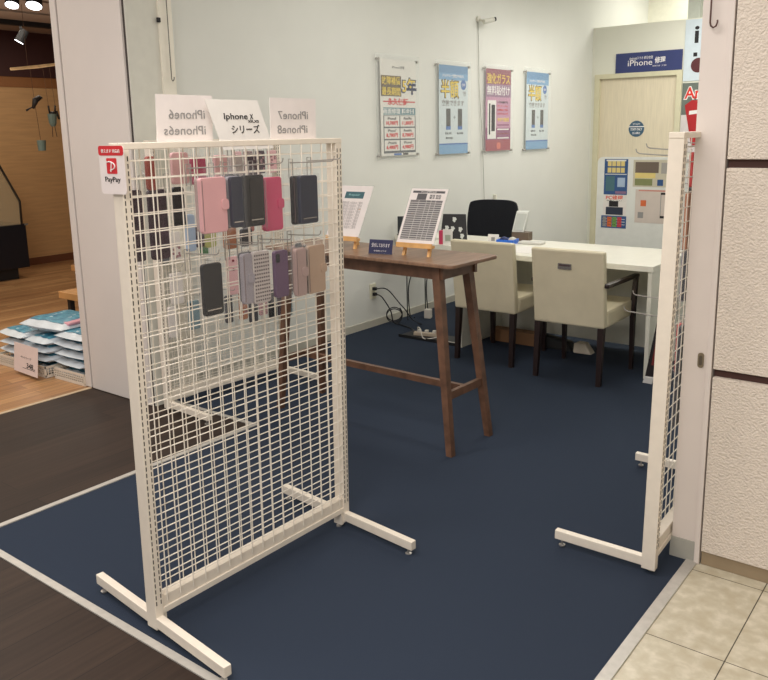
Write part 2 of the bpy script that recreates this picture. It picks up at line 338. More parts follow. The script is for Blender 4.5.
# ================================================================ HOOKS AND PHONE CASES
def hook(rk, u, z, side, length, label, group):
    if rk is RA and side > 0: u -= .032
    o = thing('display_hook', label, 'hook', place(rk, (side*.0275, u, z)), rk[2]+(0 if side > 0 else PI), group)
    MB().tube([(.0, 0, 0), (length*.5, 0, .003), (length-.012, 0, .007), (length-.003, 0, .012), (length, 0, .022)], .0019, 6).build('prong', steel, o)
    MB().tube([(.004, -.009, .012), (.003, -.009, -.05), (.003, .009, -.05), (.004, .009, .012), (.004, -.009, .012)], .0016, 5).build('back_clip', steel, o)
    return o
def case(rk, u, z_top, side, v, w, h, colr, label, group, style='wallet', tilt=0, thick=.014, yawd=0):
    """phone case hanging by its tab; faces outwards from the rack"""
    if rk is RA and side > 0: u -= .032
    o = thing('phone_case', label, 'phone case', place(rk, (side*v, u, z_top)), rk[2]+(0 if side > 0 else PI)+math.radians(yawd), group)
    m = colr
    MB().prism(rrect(w, h, .009, 3, 0, -h/2-.012), -thick/2, thick/2, 'x').build('cover', m, o, bevel=.002)
    MB().prism([(-.014, -.014), (.014, -.014), (.014, .012), (.006, .018), (-.006, .018), (-.014, .012)], -.001, .001, 'x').build('hang_tab', plastic, o)
    if style == 'wallet':
        MB().prism(rrect(.026, .03, .008, 4, w/2-.008, -h*.5-.012), thick/2, thick/2+.003, 'x').build('clasp_strap', m, o)
        MB().box(thick/2, thick/2+.0012, -w/2+.006, -w/2+.0075, -h-.004, -.02).build('stitching', mat('stitch', (120, 100, 100), .8), o)
    elif style == 'window':
        MB().prism(rrect(w*.62, h*.86, .006, 3, w*.1, -h/2-.012), thick/2, thick/2+.0014, 'x').build('window', col('case_gloss_black', 8, 8, 8, rough=.15), o)
        MB().box(thick/2+.0014, thick/2+.002, -w*.2, w*.38, -h*.88-.012, -h*.86-.012).build('silver_line', chrome, o)
    elif style == 'line':
        MB().box(thick/2, thick/2+.001, -w*.38, w*.38, -h*.9-.012, -h*.875-.012).build('silver_line', chrome, o)
    elif style == 'dots':
        d = MB()
        for i in range(7):
            for j in range(13): d.box(thick/2, thick/2+.0012, -w*.42+i*w*.13, -w*.42+i*w*.13+w*.07, -h*.95+j*h*.072-.012, -h*.95+j*h*.072+h*.03-.012)
        d.build('knit_dots', col('knit_dark', 92, 84, 84), o)
    elif style == 'floral':
        d = MB(); rnd = random.Random(hash(label) % 999 if False else len(label))
        for k in range(9):
            d.prism(rrect(.014, .014, .006, 3, rnd.uniform(-w*.35, w*.35), rnd.uniform(-h*.9, -h*.1)-.012), thick/2, thick/2+.001+.0001*k, 'x')
        d.build('flower_print', col('floral_print', 150, 110, 112), o)
    elif style == 'camera':
        MB().prism(rrect(.016, .028, .005, 3, -w*.28, -.035), thick/2, thick/2+.0015, 'x').build('camera_cutout', black, o)
    elif style == 'charm':
        d = MB()
        for zz in (.035, .085): d.prism(rrect(.014, .014, .006, 3, 0, -zz), thick/2, thick/2+.004, 'x')
        d.build('red_charm', col('charm_red', 120, 22, 40), o)
    MB().box(-thick/2-.003, thick/2+.006, -w/2-.004, w/2+.004, -h-.018, -.006).build('clear_pouch', plastic, o)
    return o
cP = col('case_dusty_pink', 208, 156, 158, rough=.4); cM = col('case_raspberry', 184, 70, 102, rough=.35); cK = col('case_black', 18, 18, 19, rough=.4)
cN = col('case_navy', 32, 36, 52, rough=.4); cG = col('case_grey', 146, 140, 146); cKn = col('case_knit', 186, 176, 172); cV = col('case_purple', 92, 68, 94, rough=.3)
cT = col('case_tan', 172, 146, 124, rough=.45); cBr = col('case_brown', 132, 104, 86); cMau = col('case_mauve', 160, 136, 130); cDF = col('case_dark_plum', 62, 44, 54, noise=.4, nscale=60)
cLB = col('case_light_blue', 168, 188, 212); cYG = col('case_yellow_green', 182, 184, 110); cTe = col('case_teal', 116, 140, 146); cO = col('case_orange', 176, 120, 88)
cGr = col('case_green', 60, 104, 60); cRe = col('case_red', 190, 40, 36); cWh = col('case_white_box', 214, 206, 198); cLP = col('case_light_pink', 222, 176, 176)
cDG = col('case_dark_grey', 62, 62, 66); cRB = col('case_red_brown', 150, 70, 56)
G1 = 'hooks on the front of the nearest rack'
top = [(.25, 'left end of the upper row'), (.335, 'second place in the upper row'), (.39, 'middle of the upper row'), (.492, 'right of middle in the upper row'), (.668, 'right end of the upper row')]
for u, w_ in top: hook(RA, u, 1.412, 1, .20 if u == .668 else .15, 'front wire hook of the nearest rack, '+w_, G1)
low = [(.227, 1.165, 'left end'), (.38, 1.175, 'grey case'), (.43, 1.175, 'knit patterned case'), (.518, 1.175, 'purple case'), (.65, 1.175, 'right end')]
for u, z, w_ in low: hook(RA, u, z, 1, .15, 'lower row wire hook of the nearest rack, at the '+w_, G1)
hook(RA, .755, 1.415, 1, .15, 'empty steel wire hook at the far right of the nearest rack upper row', G1)
GC = 'phone cases on the front of the nearest rack'
case(RA, .252, 1.400, 1, .13, .094, .158, cP, 'dusty pink wallet phone case in a clear pouch, front left of the upper row', GC)
case(RA, .262, 1.398, 1, .10, .088, .155, cMau, 'mauve phone case tucked behind the dusty pink wallet case', GC)
for i, (cc, lb) in enumerate(((cN, 'navy phone case left of the glossy black window case'), (cG, 'slate phone case between the navy and the glossy black cases'), (cN, 'navy phone case directly behind the glossy black window case'))):
    case(RA, .332+.012*i, 1.398, 1, .14-.028*i, .048, .148, cc, lb, GC, style='line')
case(RA, .392, 1.400, 1, .145, .082, .152, cK, 'glossy black window phone case hung in the middle of the upper row', GC, style='window')
case(RA, .492, 1.388, 1, .12, .078, .165, cM, 'raspberry pink wallet phone case in the upper row', GC)
case(RA, .668, 1.384, 1, .105, .082, .156, cN, 'dark navy flip phone case at the right end of the upper row', GC, style='line')
case(RA, .652, 1.384, 1, .085, .078, .158, cK, 'black phone case behind the dark navy flip case', GC)
case(RA, .228, 1.156, 1, .135, .070, .152, cK, 'slim black phone case with a silver line, left end of the lower row', GC, style='line')
case(RA, .375, 1.165, 1, .12, .040, .156, cG, 'grey phone case left of the knit patterned one', GC)
case(RA, .392, 1.165, 1, .10, .050, .154, cDG, 'dark grey phone case just behind the plain grey one', GC)
case(RA, .432, 1.165, 1, .12, .070, .162, cKn, 'grey knit patterned phone case in the lower row', GC, style='dots')
case(RA, .518, 1.157, 1, .12, .058, .150, cV, 'purple phone case with a camera cutout in the lower row', GC, style='camera')
for i, (cc, lb) in enumerate(((cMau, 'mauve phone case edge left of the tan wallet case'), (cBr, 'brown phone case edge between mauve and dark brown cases'), (col('case_dark_brown', 92, 66, 58), 'dark brown phone case next to the tan wallet case'), (cMau, 'second mauve phone case right behind the tan wallet case'))):
    case(RA, .590+.016*i, 1.155, 1, .135-.018*i, .05, .155, cc, lb, GC)
case(RA, .678, 1.155, 1, .12, .084, .160, cT, 'tan wallet phone case at the right end of the lower row', GC)
# back of the nearest rack
G2 = 'phone cases on the back of the nearest rack'
bk = [(.10, 1.365, .062, .21, cDF, 'floral', 'tall dark plum floral phone case, leftmost on the back of the nearest rack'),
      (.185, 1.362, .062, .21, cDF, 'floral', 'tall dark plum floral phone case, second on the back of the nearest rack'),
      (.262, 1.365, .040, .12, cK, 'plain', 'narrow black phone case right of the two floral cases on the rack back'),
      (.17, 1.46, .030, .10, cRB, 'plain', 'dark red phone case above the floral cases on the rack back'),
      (.275, 1.468, .062, .095, cLP, 'plain', 'light pink phone case high on the back of the nearest rack'),
      (.345, 1.452, .055, .085, cM, 'plain', 'raspberry phone case high on the back of the nearest rack'),
      (.300, 1.277, .034, .115, cLB, 'plain', 'light blue phone case behind the left pink wallet case'),
      (.335, 1.24, .030, .07, cDF, 'plain', 'short plum phone case right of the light blue one'),
      (.375, 1.235, .046, .07, cYG, 'plain', 'yellow green phone case low behind the dusty pink wallet case'),
      (.435, 1.455, .05, .085, cLP, 'floral', 'pale pink patterned phone case behind the black window case'),
      (.50, 1.452, .05, .085, cKn, 'dots', 'speckled grey phone case behind the middle of the upper row'),
      (.575, 1.452, .055, .085, cDF, 'floral', 'dark floral phone case behind the raspberry wallet case'),
      (.46, 1.22, .05, .07, cO, 'plain', 'orange phone case behind the middle of the rack'),
      (.53, 1.21, .045, .06, cDG, 'plain', 'dark grey phone case behind the purple case')]
for u, z, w, h, cc, st, lb in bk: case(RA, u, z, -1, .085, w, h, cc, lb, G2, style=st)
for u, z, lb in ((.10, 1.385, 'leftmost floral case'), (.185, 1.385, 'second floral case'), (.28, 1.385, 'narrow black case'), (.43, 1.475, 'pale pink patterned case'), (.54, 1.475, 'dark floral case')):
    hook(RA, u, z, -1, .12, 'steel wire hook on the back of the nearest rack above the '+lb, 'hooks on the back of the nearest rack')
# left wall rack
G3 = 'phone cases on the rack against the left wall'
wl = [(.06, .80, .075, .17, cWh, 'plain', 'white boxed phone case low on the left wall rack'), (.02, .62, .05, .17, cWh, 'plain', 'white packaged phone case at the lower left of the wall rack'),
      (-.0, .98, .05, .12, cDG, 'plain', 'dark grey phone case at the left edge of the wall rack'), (.07, 1.02, .06, .15, cWh, 'floral', 'white floral phone case at the left of the wall rack'),
      (.16, .63, .07, .16, cTe, 'camera', 'teal phone case low at the left of the wall rack'), (.25, .99, .06, .12, cGr, 'plain', 'green phone case on the wall rack second column'),
      (.31, .80, .07, .16, cMau, 'plain', 'mauve phone case in the third row of the wall rack'), (.445, .84, .075, .22, cLP, 'charm', 'pink phone case with two red charms on the wall rack'),
      (.40, .62, .05, .16, cDG, 'plain', 'dark grey phone case below the pink charm case'), (.505, .64, .055, .18, cO, 'floral', 'orange patterned phone case low on the wall rack'),
      (.58, .60, .06, .17, cDG, 'plain', 'charcoal phone case right of the orange one on the wall rack'), (.655, .60, .06, .14, cLP, 'dots', 'pink striped phone case low on the wall rack'),
      (.73, .60, .055, .17, cK, 'plain', 'black phone case beside the pink striped one on the wall rack'), (.80, .60, .055, .17, cDF, 'plain', 'dark plum phone case in the lower row of the wall rack'),
      (.86, .62, .05, .2, cTe, 'plain', 'teal phone case at the lower right of the wall rack'), (.52, 1.43, .06, .13, cLP, 'plain', 'pink phone case in the top row of the wall rack'),
      (.60, 1.43, .06, .13, cMau, 'dots', 'mauve dotted phone case in the top row of the wall rack'), (.69, 1.43, .06, .13, cDF, 'floral', 'plum floral phone case in the top row of the wall rack'),
      (.78, 1.43, .06, .13, cLP, 'floral', 'pink floral phone case at the right of the wall rack top row'), (.58, 1.10, .07, .13, cRB, 'plain', 'red brown phone case in the second row of the wall rack'),
      (.70, 1.10, .07, .13, cO, 'plain', 'orange phone case in the second row of the wall rack')]
for i, (u, z, w, h, cc, st, lb) in enumerate(wl):
    case(RC, u, z, 1, .09, w, h, cc, lb, G3, style=st)
    if i % 2 == 0 and u > .03: hook(RC, u, z+.018, 1, .13, ('wire hook carrying the '+lb).replace('on the wall rack, right of pink striped', 'of the wall rack, right of pink striped').replace('at the right of the wall rack top row', 'right in the wall rack top row'), 'hooks on the left wall rack')
# right rack: goods seen through its mesh, empty hooks towards the desk
G4 = 'phone cases on the right rack'
for i, (u, v, z, cc, h, lb) in enumerate(((.38, .05, 1.43, cRe, .12, 'red phone case highest on the right rack'), (.46, .07, 1.36, cK, .26, 'long black phone case high on the right rack'), (.36, .05, 1.29, cO, .20, 'orange phone case beneath the red one on the right rack'),
        (.58, .10, 1.36, cK, .26, 'second long black phone case on the right rack, farther in'), (.50, .08, 1.08, cDG, .2, 'dark grey phone case midway up the right rack'), (.62, .12, 1.05, cG, .2, 'light grey phone case midway up the right rack'),
        (.66, .13, .75, cRe, .2, 'red phone case on the lower half of the right rack'), (.50, .08, .78, cDG, .22, 'charcoal phone case beside the lower red one on the right rack'), (.72, .14, .50, cDG, .2, 'charcoal phone case lowest on the right rack'))):
    case(RBr, .9-u, z, 1, v, .05, h, cc, lb, G4, style='plain')
    hook(RBr, .9-u, z+.018, 1, v+.03, 'short hook carrying the '+lb, 'hooks on the right rack')
for u, z, L_, lb in ((.10, 1.415, .13, 'upper'), (.20, 1.43, .13, 'second'), (.10, .885, .14, 'lowest'), (.24, .915, .16, 'third')):
    hook(RBr, .9-u, z, 1, L_, lb+' empty wire hook poking from the right rack towards the desk', 'hooks on the right rack')

# ================================================================ SIGNS ON THE NEAREST RACK
def paper_sign(u0, u1, z0, z1, v, lines, label, tilt, shear=0, mirrored=False, m=pinkpaper, inkm=grey):
    o = thing('paper_sign', label, 'sign', place(RA, (v, (u0+u1)/2-.015, z0)), RA[2])
    w = u1-u0; h = z1-z0
    Mx = Matrix.Rotation(tilt, 4, 'Y') @ FX
    poly = [(-w/2, 0), (w/2, 0), (w/2-shear, h), (-w/2-shear, h)]
    mb = MB()
    a = [mb.bm.verts.new(Mx @ Vector((x, y, 0))) for x, y in poly]; b = [mb.bm.verts.new(Mx @ Vector((x, y, -.0015))) for x, y in poly]
    mb.bm.faces.new(a); mb.bm.faces.new(b[::-1])
    for k in range(4): mb.bm.faces.new((a[k], b[k], b[(k+1) % 4], a[(k+1) % 4]))
    mb.build('sheet', m, o)
    for body, cx, cz, tw, th in lines:
        text('lettering', body, inkm, o, tw, th, Mx @ T(cx, cz, .0008), bold=.006 if not mirrored else .0, mirror=mirrored)
    return o
TZ = 1.489
paper_sign(.158, .360, TZ, 1.622, -.005, [('iPhone6', .01, .078, .13, .026), ('iPhone6s', -.0, .032, .15, .026)], 'white sign with mirrored iPhone6 and iPhone6s lettering, left on the rack top', 0, -.006, True)
paper_sign(.600, .815, TZ, 1.622, -.005, [('iPhone7', .0, .078, .14, .026), ('iPhone8', -.005, .032, .14, .026)], 'white sign with mirrored iPhone7 and iPhone8 lettering, right on the rack top', 0, -.004, True)
s = paper_sign(.375, .585, TZ-.028, 1.612, .0235, [('Iphone', -.040, .098, .095, .024), ('X', .024, .100, .014, .016), ('XR,XS', .030, .085, .045, .009), ('シリーズ', -.005, .062, .115, .026)],
           'tilted white sign reading Iphone X シリーズ hooked on the rack top', -.10, .048, False, paper, ink)
# payment card on the post
pc = thing('payment_sign', 'small white PayPay card with a red header taped to the rack post', 'sign', (-1.938, 1.298, 1.35))
P_ = T(0, 0, 0) @ FY
MB().prism(rrect(.114, .130, .01, 4, 0, .067), -.0015, .001, 'y').build('card', mat('card_white', (232, 222, 218), .35), pc)
MB().prism(rrect(.114, .026, .008, 4, 0, .119), -.0025, -.0015, 'y').build('header', col('paypay_red', 206, 26, 38, rough=.35), pc)
text('header_lettering', '使えます 対応店', mat('letter_white', (240, 236, 232), .5), pc, .086, .010, P_ @ T(0, .118, .003))
MB().prism(rrect(.046, .042, .003, 2, .0, .078), -.0025, -.0015, 'y').build('logo_square', MATS['paypay_red'], pc)
lg = MB(); pts = [(-.008, .076), (-.008, .112)]
arc = [(-.018 + .034*math.sin(a), .078 + .012*math.cos(a)) for a in [math.radians(d) for d in range(10, 175, 15)]]
lg.tube([(p[0], -.0032, p[1]) for p in [(-.022, .088)]+arc], .0018, 5); lg.tube([(-.004, -.0032, .062), (.001, -.0032, .086)], .0018, 5)
lg.build('logo_mark', MATS['letter_white'], pc)
text('lettering', 'PayPay', ink, pc, .070, .018, P_ @ T(0, .040, .002), bold=.004)

# ================================================================ HIGH TABLE
TX = thing('high_table', 'walnut brown counter-height table with splayed legs in the middle of the shop', 'table', (-1.93, 2.975, 0), math.radians(-1.6)+PI/2)
# local x runs along depth (+y world), local y runs towards -x world
L_, D_ = 1.24, .40
tp = MB(); pr = rrect(D_, L_, .03, 5, D_/2, L_/2)
tp.prism(pr, .900, .918, 'z'); tp.build('table_top', walnut_top, TX, bevel=.004)
ap = MB(); ap.box(.055, .075, .09, L_-.09, .835, .90).box(D_-.075, D_-.055, .09, L_-.09, .835, .90).box(.06, D_-.06, .10, .12, .835, .90).box(.06, D_-.06, L_-.12, L_-.10, .835, .90)
ap.build('apron', walnut, TX)
def leg(xt, yt, xb, yb, t=.021, b=.016):
    return MB().hexa([(xb-b, yb-b, 0), (xb+b, yb-b, 0), (xb+b, yb+b, 0), (xb-b, yb+b, 0)], [(xt-t, yt-t, .90), (xt+t, yt-t, .90), (xt+t, yt+t, .90), (xt-t, yt+t, .90)])
legs = [(.07, .13, .03, .03), (D_-.09, .13, D_-.035, .03), (.07, L_-.13, .03, L_-.05), (D_-.09, L_-.13, D_-.035, L_-.05)]
for q in legs: leg(*q).build('leg', walnut, TX)
zs = .285; k = zs/.9
def at_leg(q, z): kk = z/.9; return (q[2]+(q[0]-q[2])*kk, q[3]+(q[1]-q[3])*kk)
for a, b in ((0, 1), (2, 3)):
    pa, pb = at_leg(legs[a], zs), at_leg(legs[b], zs)
    MB().box(pa[0], pb[0], pa[1]-.011, pa[1]+.011, zs-.019, zs+.019).build('side_stretcher', walnut, TX)
pa, pb = at_leg(legs[0], zs), at_leg(legs[2], zs)
MB().box(D_/2-.012, D_/2+.012, pa[1], pb[1], zs-.016, zs+.016).build('long_stretcher', walnut, TX)

# easels with cards on the table (tops lean away from the viewer, face +x-ish)
def easel(loc, rz, w, h, label_e, label_c, dark):
    e = thing('tabletop_easel', label_e, 'easel', loc, rz)
    for sx in (-1, 1):
        MB().hexa([(sx*w*.33-.007, -.045, 0), (sx*w*.33+.007, -.045, 0), (sx*w*.33+.007, -.028, 0), (sx*w*.33-.007, -.028, 0)],
                  [(sx*w*.28-.006, .03, .20), (sx*w*.28+.006, .03, .20), (sx*w*.28+.006, .04, .20), (sx*w*.28-.006, .04, .20)]).build('leg', pine, e)
    MB().hexa([(-.006, .085, 0), (.006, .085, 0), (.006, .097, 0), (-.006, .097, 0)], [(-.006, .03, .19), (.006, .03, .19), (.006, .04, .19), (-.006, .04, .19)]).build('rear_leg', pine, e)
    MB().box(-w*.47, w*.47, -.062, -.030, .042, .056, .002).box(-w*.47, w*.47, -.062, -.056, .056, .066, .001).build('ledge', pine, e)
    MB().box(-w*.30, w*.30, .025, .037, .175, .19).build('crossbar', pine, e)
    c = thing('price_card', label_c, 'card', (loc[0], loc[1], loc[2]+.0565), rz)
    th = math.radians(31)
    Mx = T(0, -.050, .003) @ Matrix.Rotation(-th, 4, 'X') @ FY
    MB().box(-w/2, w/2, 0, h, -.003, .002, M=Mx).build('holder', acryl, c)
    flat(c, 'sheet', pinkpaper, Mx, -w/2+.004, w/2-.004, .004, h-.004, .002, .003)
    gm = mat('print_dark_grey', (92, 90, 92), .7); gl = mat('print_rule', (196, 192, 188), .7)
    if dark:
        flat(c, 'header_band', gm, Mx, -w*.42, w*.42, h*.905, h*.945, .003, .0035)
        text('lettering', 'iPhone修理料金表', MATS['letter_white'], c, w*.4, h*.02, Mx @ T(0, h*.925, .004))
        flat(c, 'picture_block', gm, Mx, -w*.28, -w*.03, h*.78, h*.895, .003, .0035)
        flat(c, 'table_print', mat('print_mid_grey', (112, 110, 110), .7), Mx, -w*.42, w*.42, h*.07, h*.775, .003, .0035)
        r = MB()
        for i in range(18): r.box(-w*.42, w*.42, h*(.08+.038*i), h*(.092+.038*i), .0035, .0042, M=Mx)
        for xx in (-.2, 0, .12, .24): r.box(w*xx, w*(xx+.012), h*.07, h*.775, .0035, .0042, M=Mx)
        r.build('table_rules', gl, c)
        text('small_print', '修理 価格\n電池 画面', gm, c, w*.3, h*.08, Mx @ T(w*.2, h*.84, .0035))
    else:
        flat(c, 'picture_block', mat('print_teal', (66, 104, 112), .5), Mx, -w*.28, w*.28, h*.74, h*.87, .003, .0035)
        text('picture_mark', 'Repair', mat('print_aqua', (150, 196, 194), .5), c, w*.34, h*.05, Mx @ T(0, h*.805, .0036))
        text('small_print', '\n'.join(['修理内容と料金のご案内']*9), mat('print_pale_grey', (176, 170, 168), .7), c, w*.62, h*.52, Mx @ T(0, h*.42, .0033))
    return e
easel((-2.245, 3.175, .918), math.radians(4), .215, .300, 'small pine easel near the right end of the high table', 'price list card with a dark printed table on the right pine easel', True)
easel((-2.735, 3.21, .918), math.radians(4), .215, .300, 'small pine easel near the left end of the high table', 'information card with a teal picture on the left pine easel', False)
nv = thing('name_stand', 'small navy tabletop sign with white letters between the two easels', 'sign', (-2.43, 3.10, .918), math.radians(10))
Mx = T(0, -.01, .001) @ Matrix.Rotation(-.25, 4, 'X') @ FY
MB().box(-.065, .065, 0, .072, -.004, 0, .001, M=Mx).build('plate', col('navy_plate', 44, 46, 84, rough=.35), nv)
MB().box(-.064, .064, -.012, .03, 0, .004, .001).build('stand_base', acryl, nv)
text('lettering', '受付しております', MATS['letter_white'], nv, .10, .020, Mx @ T(0, .044, .0005)); text('lettering', 'お気軽にどうぞ', MATS['letter_white'], nv, .07, .007, Mx @ T(0, .016, .0005))

# ================================================================ DESKS
dk = thing('reception_desk', 'long white reception desk behind the cream chairs', 'desk', (-2.3, 5.05, 0))
MB().box(-.70, .68, -.37, .38, .665, .70, .002).build('desk_top', deskw, dk)
for x0 in (-.69, .645): MB().box(x0, x0+.025, -.355, .36, 0, .665, .001).build('side_panel', deskw, dk)
MB().box(-.665, .645, .22, .24, .04, .665).build('modesty_panel', deskw, dk)
sd = thing('side_desk', 'white side desk joining the reception desk to the left wall', 'desk', (-3.45, 5.05, 0))
MB().prism([(.02, -.22), (.448, -.22), (.448, .38), (-.438, .38), (-.438, .10), (.02, .10)], .665, .70, 'z').build('desk_top', deskw, sd)
MB().box(.408, .432, -.2, .36, 0, .665).build('side_panel', deskw, sd); MB().box(-.448, -.438, .12, .36, .58, .665).build('wall_bracket', deskw, sd)
# staff chair behind the desk
oc = thing('office_chair', 'black office chair with a curved backrest behind the desk', 'chair', (-3.43, 6.12, 0), math.radians(8))
bk_ = MB(); n = 12; rows = 8
grid = []
for sgn in (0, 1):
    g = []
    for j in range(rows+1):
        z = .56 + .385*j/rows; wv = .205 + .035*math.sin(PI*min(1, j/rows*.8+.1)); row = []
        for i in range(n+1):
            s_ = -1+2*i/n; x_ = s_*wv*(1 - .06*(abs(s_)**6)*(j/rows)); y_ = -.20 + .05*(s_**2)*-1 + .0; zz = z - (.02*s_**4 if j == rows else 0)
            row.append(bk_.bm.verts.new((x_, y_+(-.028 if sgn else 0) - .02*j/rows*0, zz)))
        g.append(row)
    grid.append(g)
for sgn in (0, 1):
    for j in range(rows):
        for i in range(n):
            q = [grid[sgn][j][i], grid[sgn][j][i+1], grid[sgn][j+1][i+1], grid[sgn][j+1][i]]; bk_.bm.faces.new(q if sgn == 0 else q[::-1])
for i in range(n):
    for j in (0, rows): bk_.bm.faces.new((grid[0][j][i], grid[0][j][i+1], grid[1][j][i+1], grid[1][j][i]))
for j in range(rows):
    for i in (0, n): bk_.bm.faces.new((grid[0][j][i], grid[0][j+1][i], grid[1][j+1][i], grid[1][j][i]))
bk_.build('backrest', blackfab, oc, smooth=False, bevel=.006)
MB().prism(rrect(.46, .44, .08, 5, 0, .06), .42, .49, 'z').build('seat', blackfab, oc, bevel=.015)
MB().tube([(0, -.20, .62), (0, -.17, .45), (0, .02, .40)], .02, 8).build('back_bracket', black, oc)
MB().tube([(0, .04, .08), (0, .04, .42)], .025, 10).build('gas_column', black, oc)
for a in range(5):
    an = 2*PI*a/5; e = (.26*math.cos(an), .04+.26*math.sin(an), .065)
    lg = MB().tube([(0, .04, .09), e], [.022, .014], 8).build('base_leg', black, oc)
    MB().lathe([(.012, 0), (.024, .008), (.024, .042), (.012, .05)], 12, (e[0], e[1], 0)).build('caster', black, lg)

# ================================================================ CREAM CHAIRS (backs to the viewer)
def cream_chair(label, loc, rz, arms, slot):
    t = thing('cream_chair', label, 'chair', loc, rz, 'cream chairs at the reception desk')
    w = .23
    MB().hexa([(-w+.005, -.03, .35), (w-.005, -.03, .35), (w-.005, .035, .35), (-w+.005, .035, .35)], [(-w, -.085, .815), (w, -.085, .815), (w, -.035, .815), (-w, -.035, .815)]).build('backrest', cream, t, bevel=.012)
    MB().box(-w, w, .02, .49, .35, .455, .018).build('seat', cream, t)
    if slot:
        b = MB().prism(rrect(.085, .034, .002, 2, -.01, .715), -.082, -.0735, 'y').build('back_plate', chrome, t)
        MB().box(-.044, .024, -.0835, -.0822, .716, .726).build('slot_shadow', col('slot_inset', 74, 56, 58), b)
    for sx in (-1, 1):
        MB().hexa([(sx*.205-.014, -.045, 0), (sx*.205+.014, -.045, 0), (sx*.205+.014, -.017, 0), (sx*.205-.014, -.017, 0)], [(sx*.203-.018, -.028, .352), (sx*.203+.018, -.028, .352), (sx*.203+.018, .012, .352), (sx*.203-.018, .012, .352)]).build('leg', darkleg, t)
        if arms:
            xo = .236 if sx > 0 else -.222
            MB().hexa([(xo-.011, .415, 0), (xo+.011, .415, 0), (xo+.011, .437, 0), (xo-.011, .437, 0)], [(xo-.014, .40, .40), (xo+.014, .40, .40), (xo+.014, .44, .40), (xo-.014, .44, .40)]).hexa([(xo-.014, .40, .40), (xo+.014, .40, .40), (xo+.014, .44, .40), (xo-.014, .44, .40)], [(xo-.013, .435, .60), (xo+.013, .435, .60), (xo+.013, .465, .60), (xo-.013, .465, .60)]).build('leg', darkleg, t)
            MB().hexa([(xo-.018, -.05, .60), (xo+.018, -.05, .60), (xo+.018, .465, .592), (xo-.018, .465, .592)], [(xo-.018, -.05, .625), (xo+.018, -.05, .625), (xo+.018, .465, .615), (xo-.018, .465, .615)]).build('armrest', darkleg, t, bevel=.006)
        else:
            MB().hexa([(sx*.20-.012, .445, 0), (sx*.20+.012, .445, 0), (sx*.20+.012, .469, 0), (sx*.20-.012, .469, 0)], [(sx*.20-.017, .43, .352), (sx*.20+.017, .43, .352), (sx*.20+.017, .467, .352), (sx*.20-.017, .467, .352)]).build('leg', darkleg, t)
    return t
cream_chair('cream leather armchair with dark wooden arms and a metal back plate at the desk', (-2.022, 4.425, 0), math.radians(1), True, True)
cream_chair('cream leather armless chair with dark legs, half hidden behind the high table', (-2.645, 4.49, 0), math.radians(1), False, False)

# ================================================================ THINGS ON THE DESKS
Z = .70
bb = thing('display_board', 'black display board with white flower shapes, propped behind the high table', 'board', (-3.28, 5.12, Z), math.radians(20))
Mx = T(0, -.02, .001) @ Matrix.Rotation(-.22, 4, 'X') @ FY
MB().hexa([Mx @ Vector(q) for q in ((-.125, 0, -.008), (.085, 0, -.008), (.085, 0, 0), (-.125, 0, 0))], [Mx @ Vector(q) for q in ((-.11, .20, -.008), (.065, .20, -.008), (.065, .20, 0), (-.11, .20, 0))]).build('board', black, bb)
MB().box(-.02, .0, 0, .06, 0, .006).build('foot', black, bb)
for fx, fz in ((-.02, .160), (-.075, .095), (-.03, .090), (.03, .085), (.045, .035), (-.06, .035)):
    pts = [((.014+.003*math.cos(5*a))*math.cos(a)+fx, (.019+.004*math.cos(3*a-PI/2))*math.sin(a)+fz) for a in [2*PI*k/30 for k in range(30)]]
    fm = MB(); va = [fm.bm.verts.new(Mx @ Vector((p[0], p[1], .0005))) for p in pts]; vb = [fm.bm.verts.new(Mx @ Vector((p[0], p[1], .004))) for p in pts]
    fm.bm.faces.new(va[::-1]); fm.bm.faces.new(vb)
    for k in range(30): fm.bm.faces.new((va[k], va[(k+1) % 30], vb[(k+1) % 30], vb[k]))
    fm.build('flower', mat('flower_white', (206, 210, 206), .5), bb)
pk = thing('leaflet_box', 'raspberry pink leaflet box beside the right easel', 'box', (-3.235, 4.90, Z), math.radians(15))
MB().box(-.045, .015, -.02, .02, 0, .10, .002).build('body', col('leaflet_pink', 200, 60, 96), pk)
wc = thing('leaflet_card', 'white framed card standing beside the pink leaflet box', 'card', (-3.19, 4.86, Z), math.radians(20))
MB().box(-.035, .035, -.004, .004, 0, .115, .001).build('card', paper, wc)
MB().box(-.018, .022, -.0052, -.004, .03, .075).build('print', mat('print_sage', (170, 178, 160), .7), wc)
ph = thing('phone_stand', 'small dark phone standing left of the right easel', 'phone', (-3.845, 5.18, Z), math.radians(25))
MB().box(-.03, .03, -.006, .006, .01, .15, .004).build('phone', col('dark_slate', 46, 52, 56), ph); MB().box(-.028, .028, -.03, .03, 0, .01).build('base', black, ph)
c1 = thing('desk_card', 'small white card with a grey emblem standing on the desk', 'card', (-2.96, 5.12, Z), math.radians(12))
MB().hexa([(-.04, -.02, 0), (.04, -.02, 0), (.04, .02, 0), (-.04, .02, 0)], [(-.04, -.003, .065), (.04, -.003, .065), (.04, .003, .065), (-.04, .003, .065)]).build('card', paper, c1)
MB().box(-.012, .014, -.0165, -.011, .018, .045).build('emblem', grey, c1)
bt = thing('blue_tray', 'bright blue tray of small parts on the desk', 'tray', (-2.865, 5.16, Z), math.radians(8))
MB().box(-.065, .065, -.06, .06, 0, .006).box(-.065, .065, -.06, -.054, .006, .032).box(-.065, .065, .054, .06, .006, .032).box(-.065, -.059, -.054, .054, .006, .032).box(.059, .065, -.054, .054, .006, .032).build('tray', col('tray_blue', 40, 110, 220, rough=.35), bt)
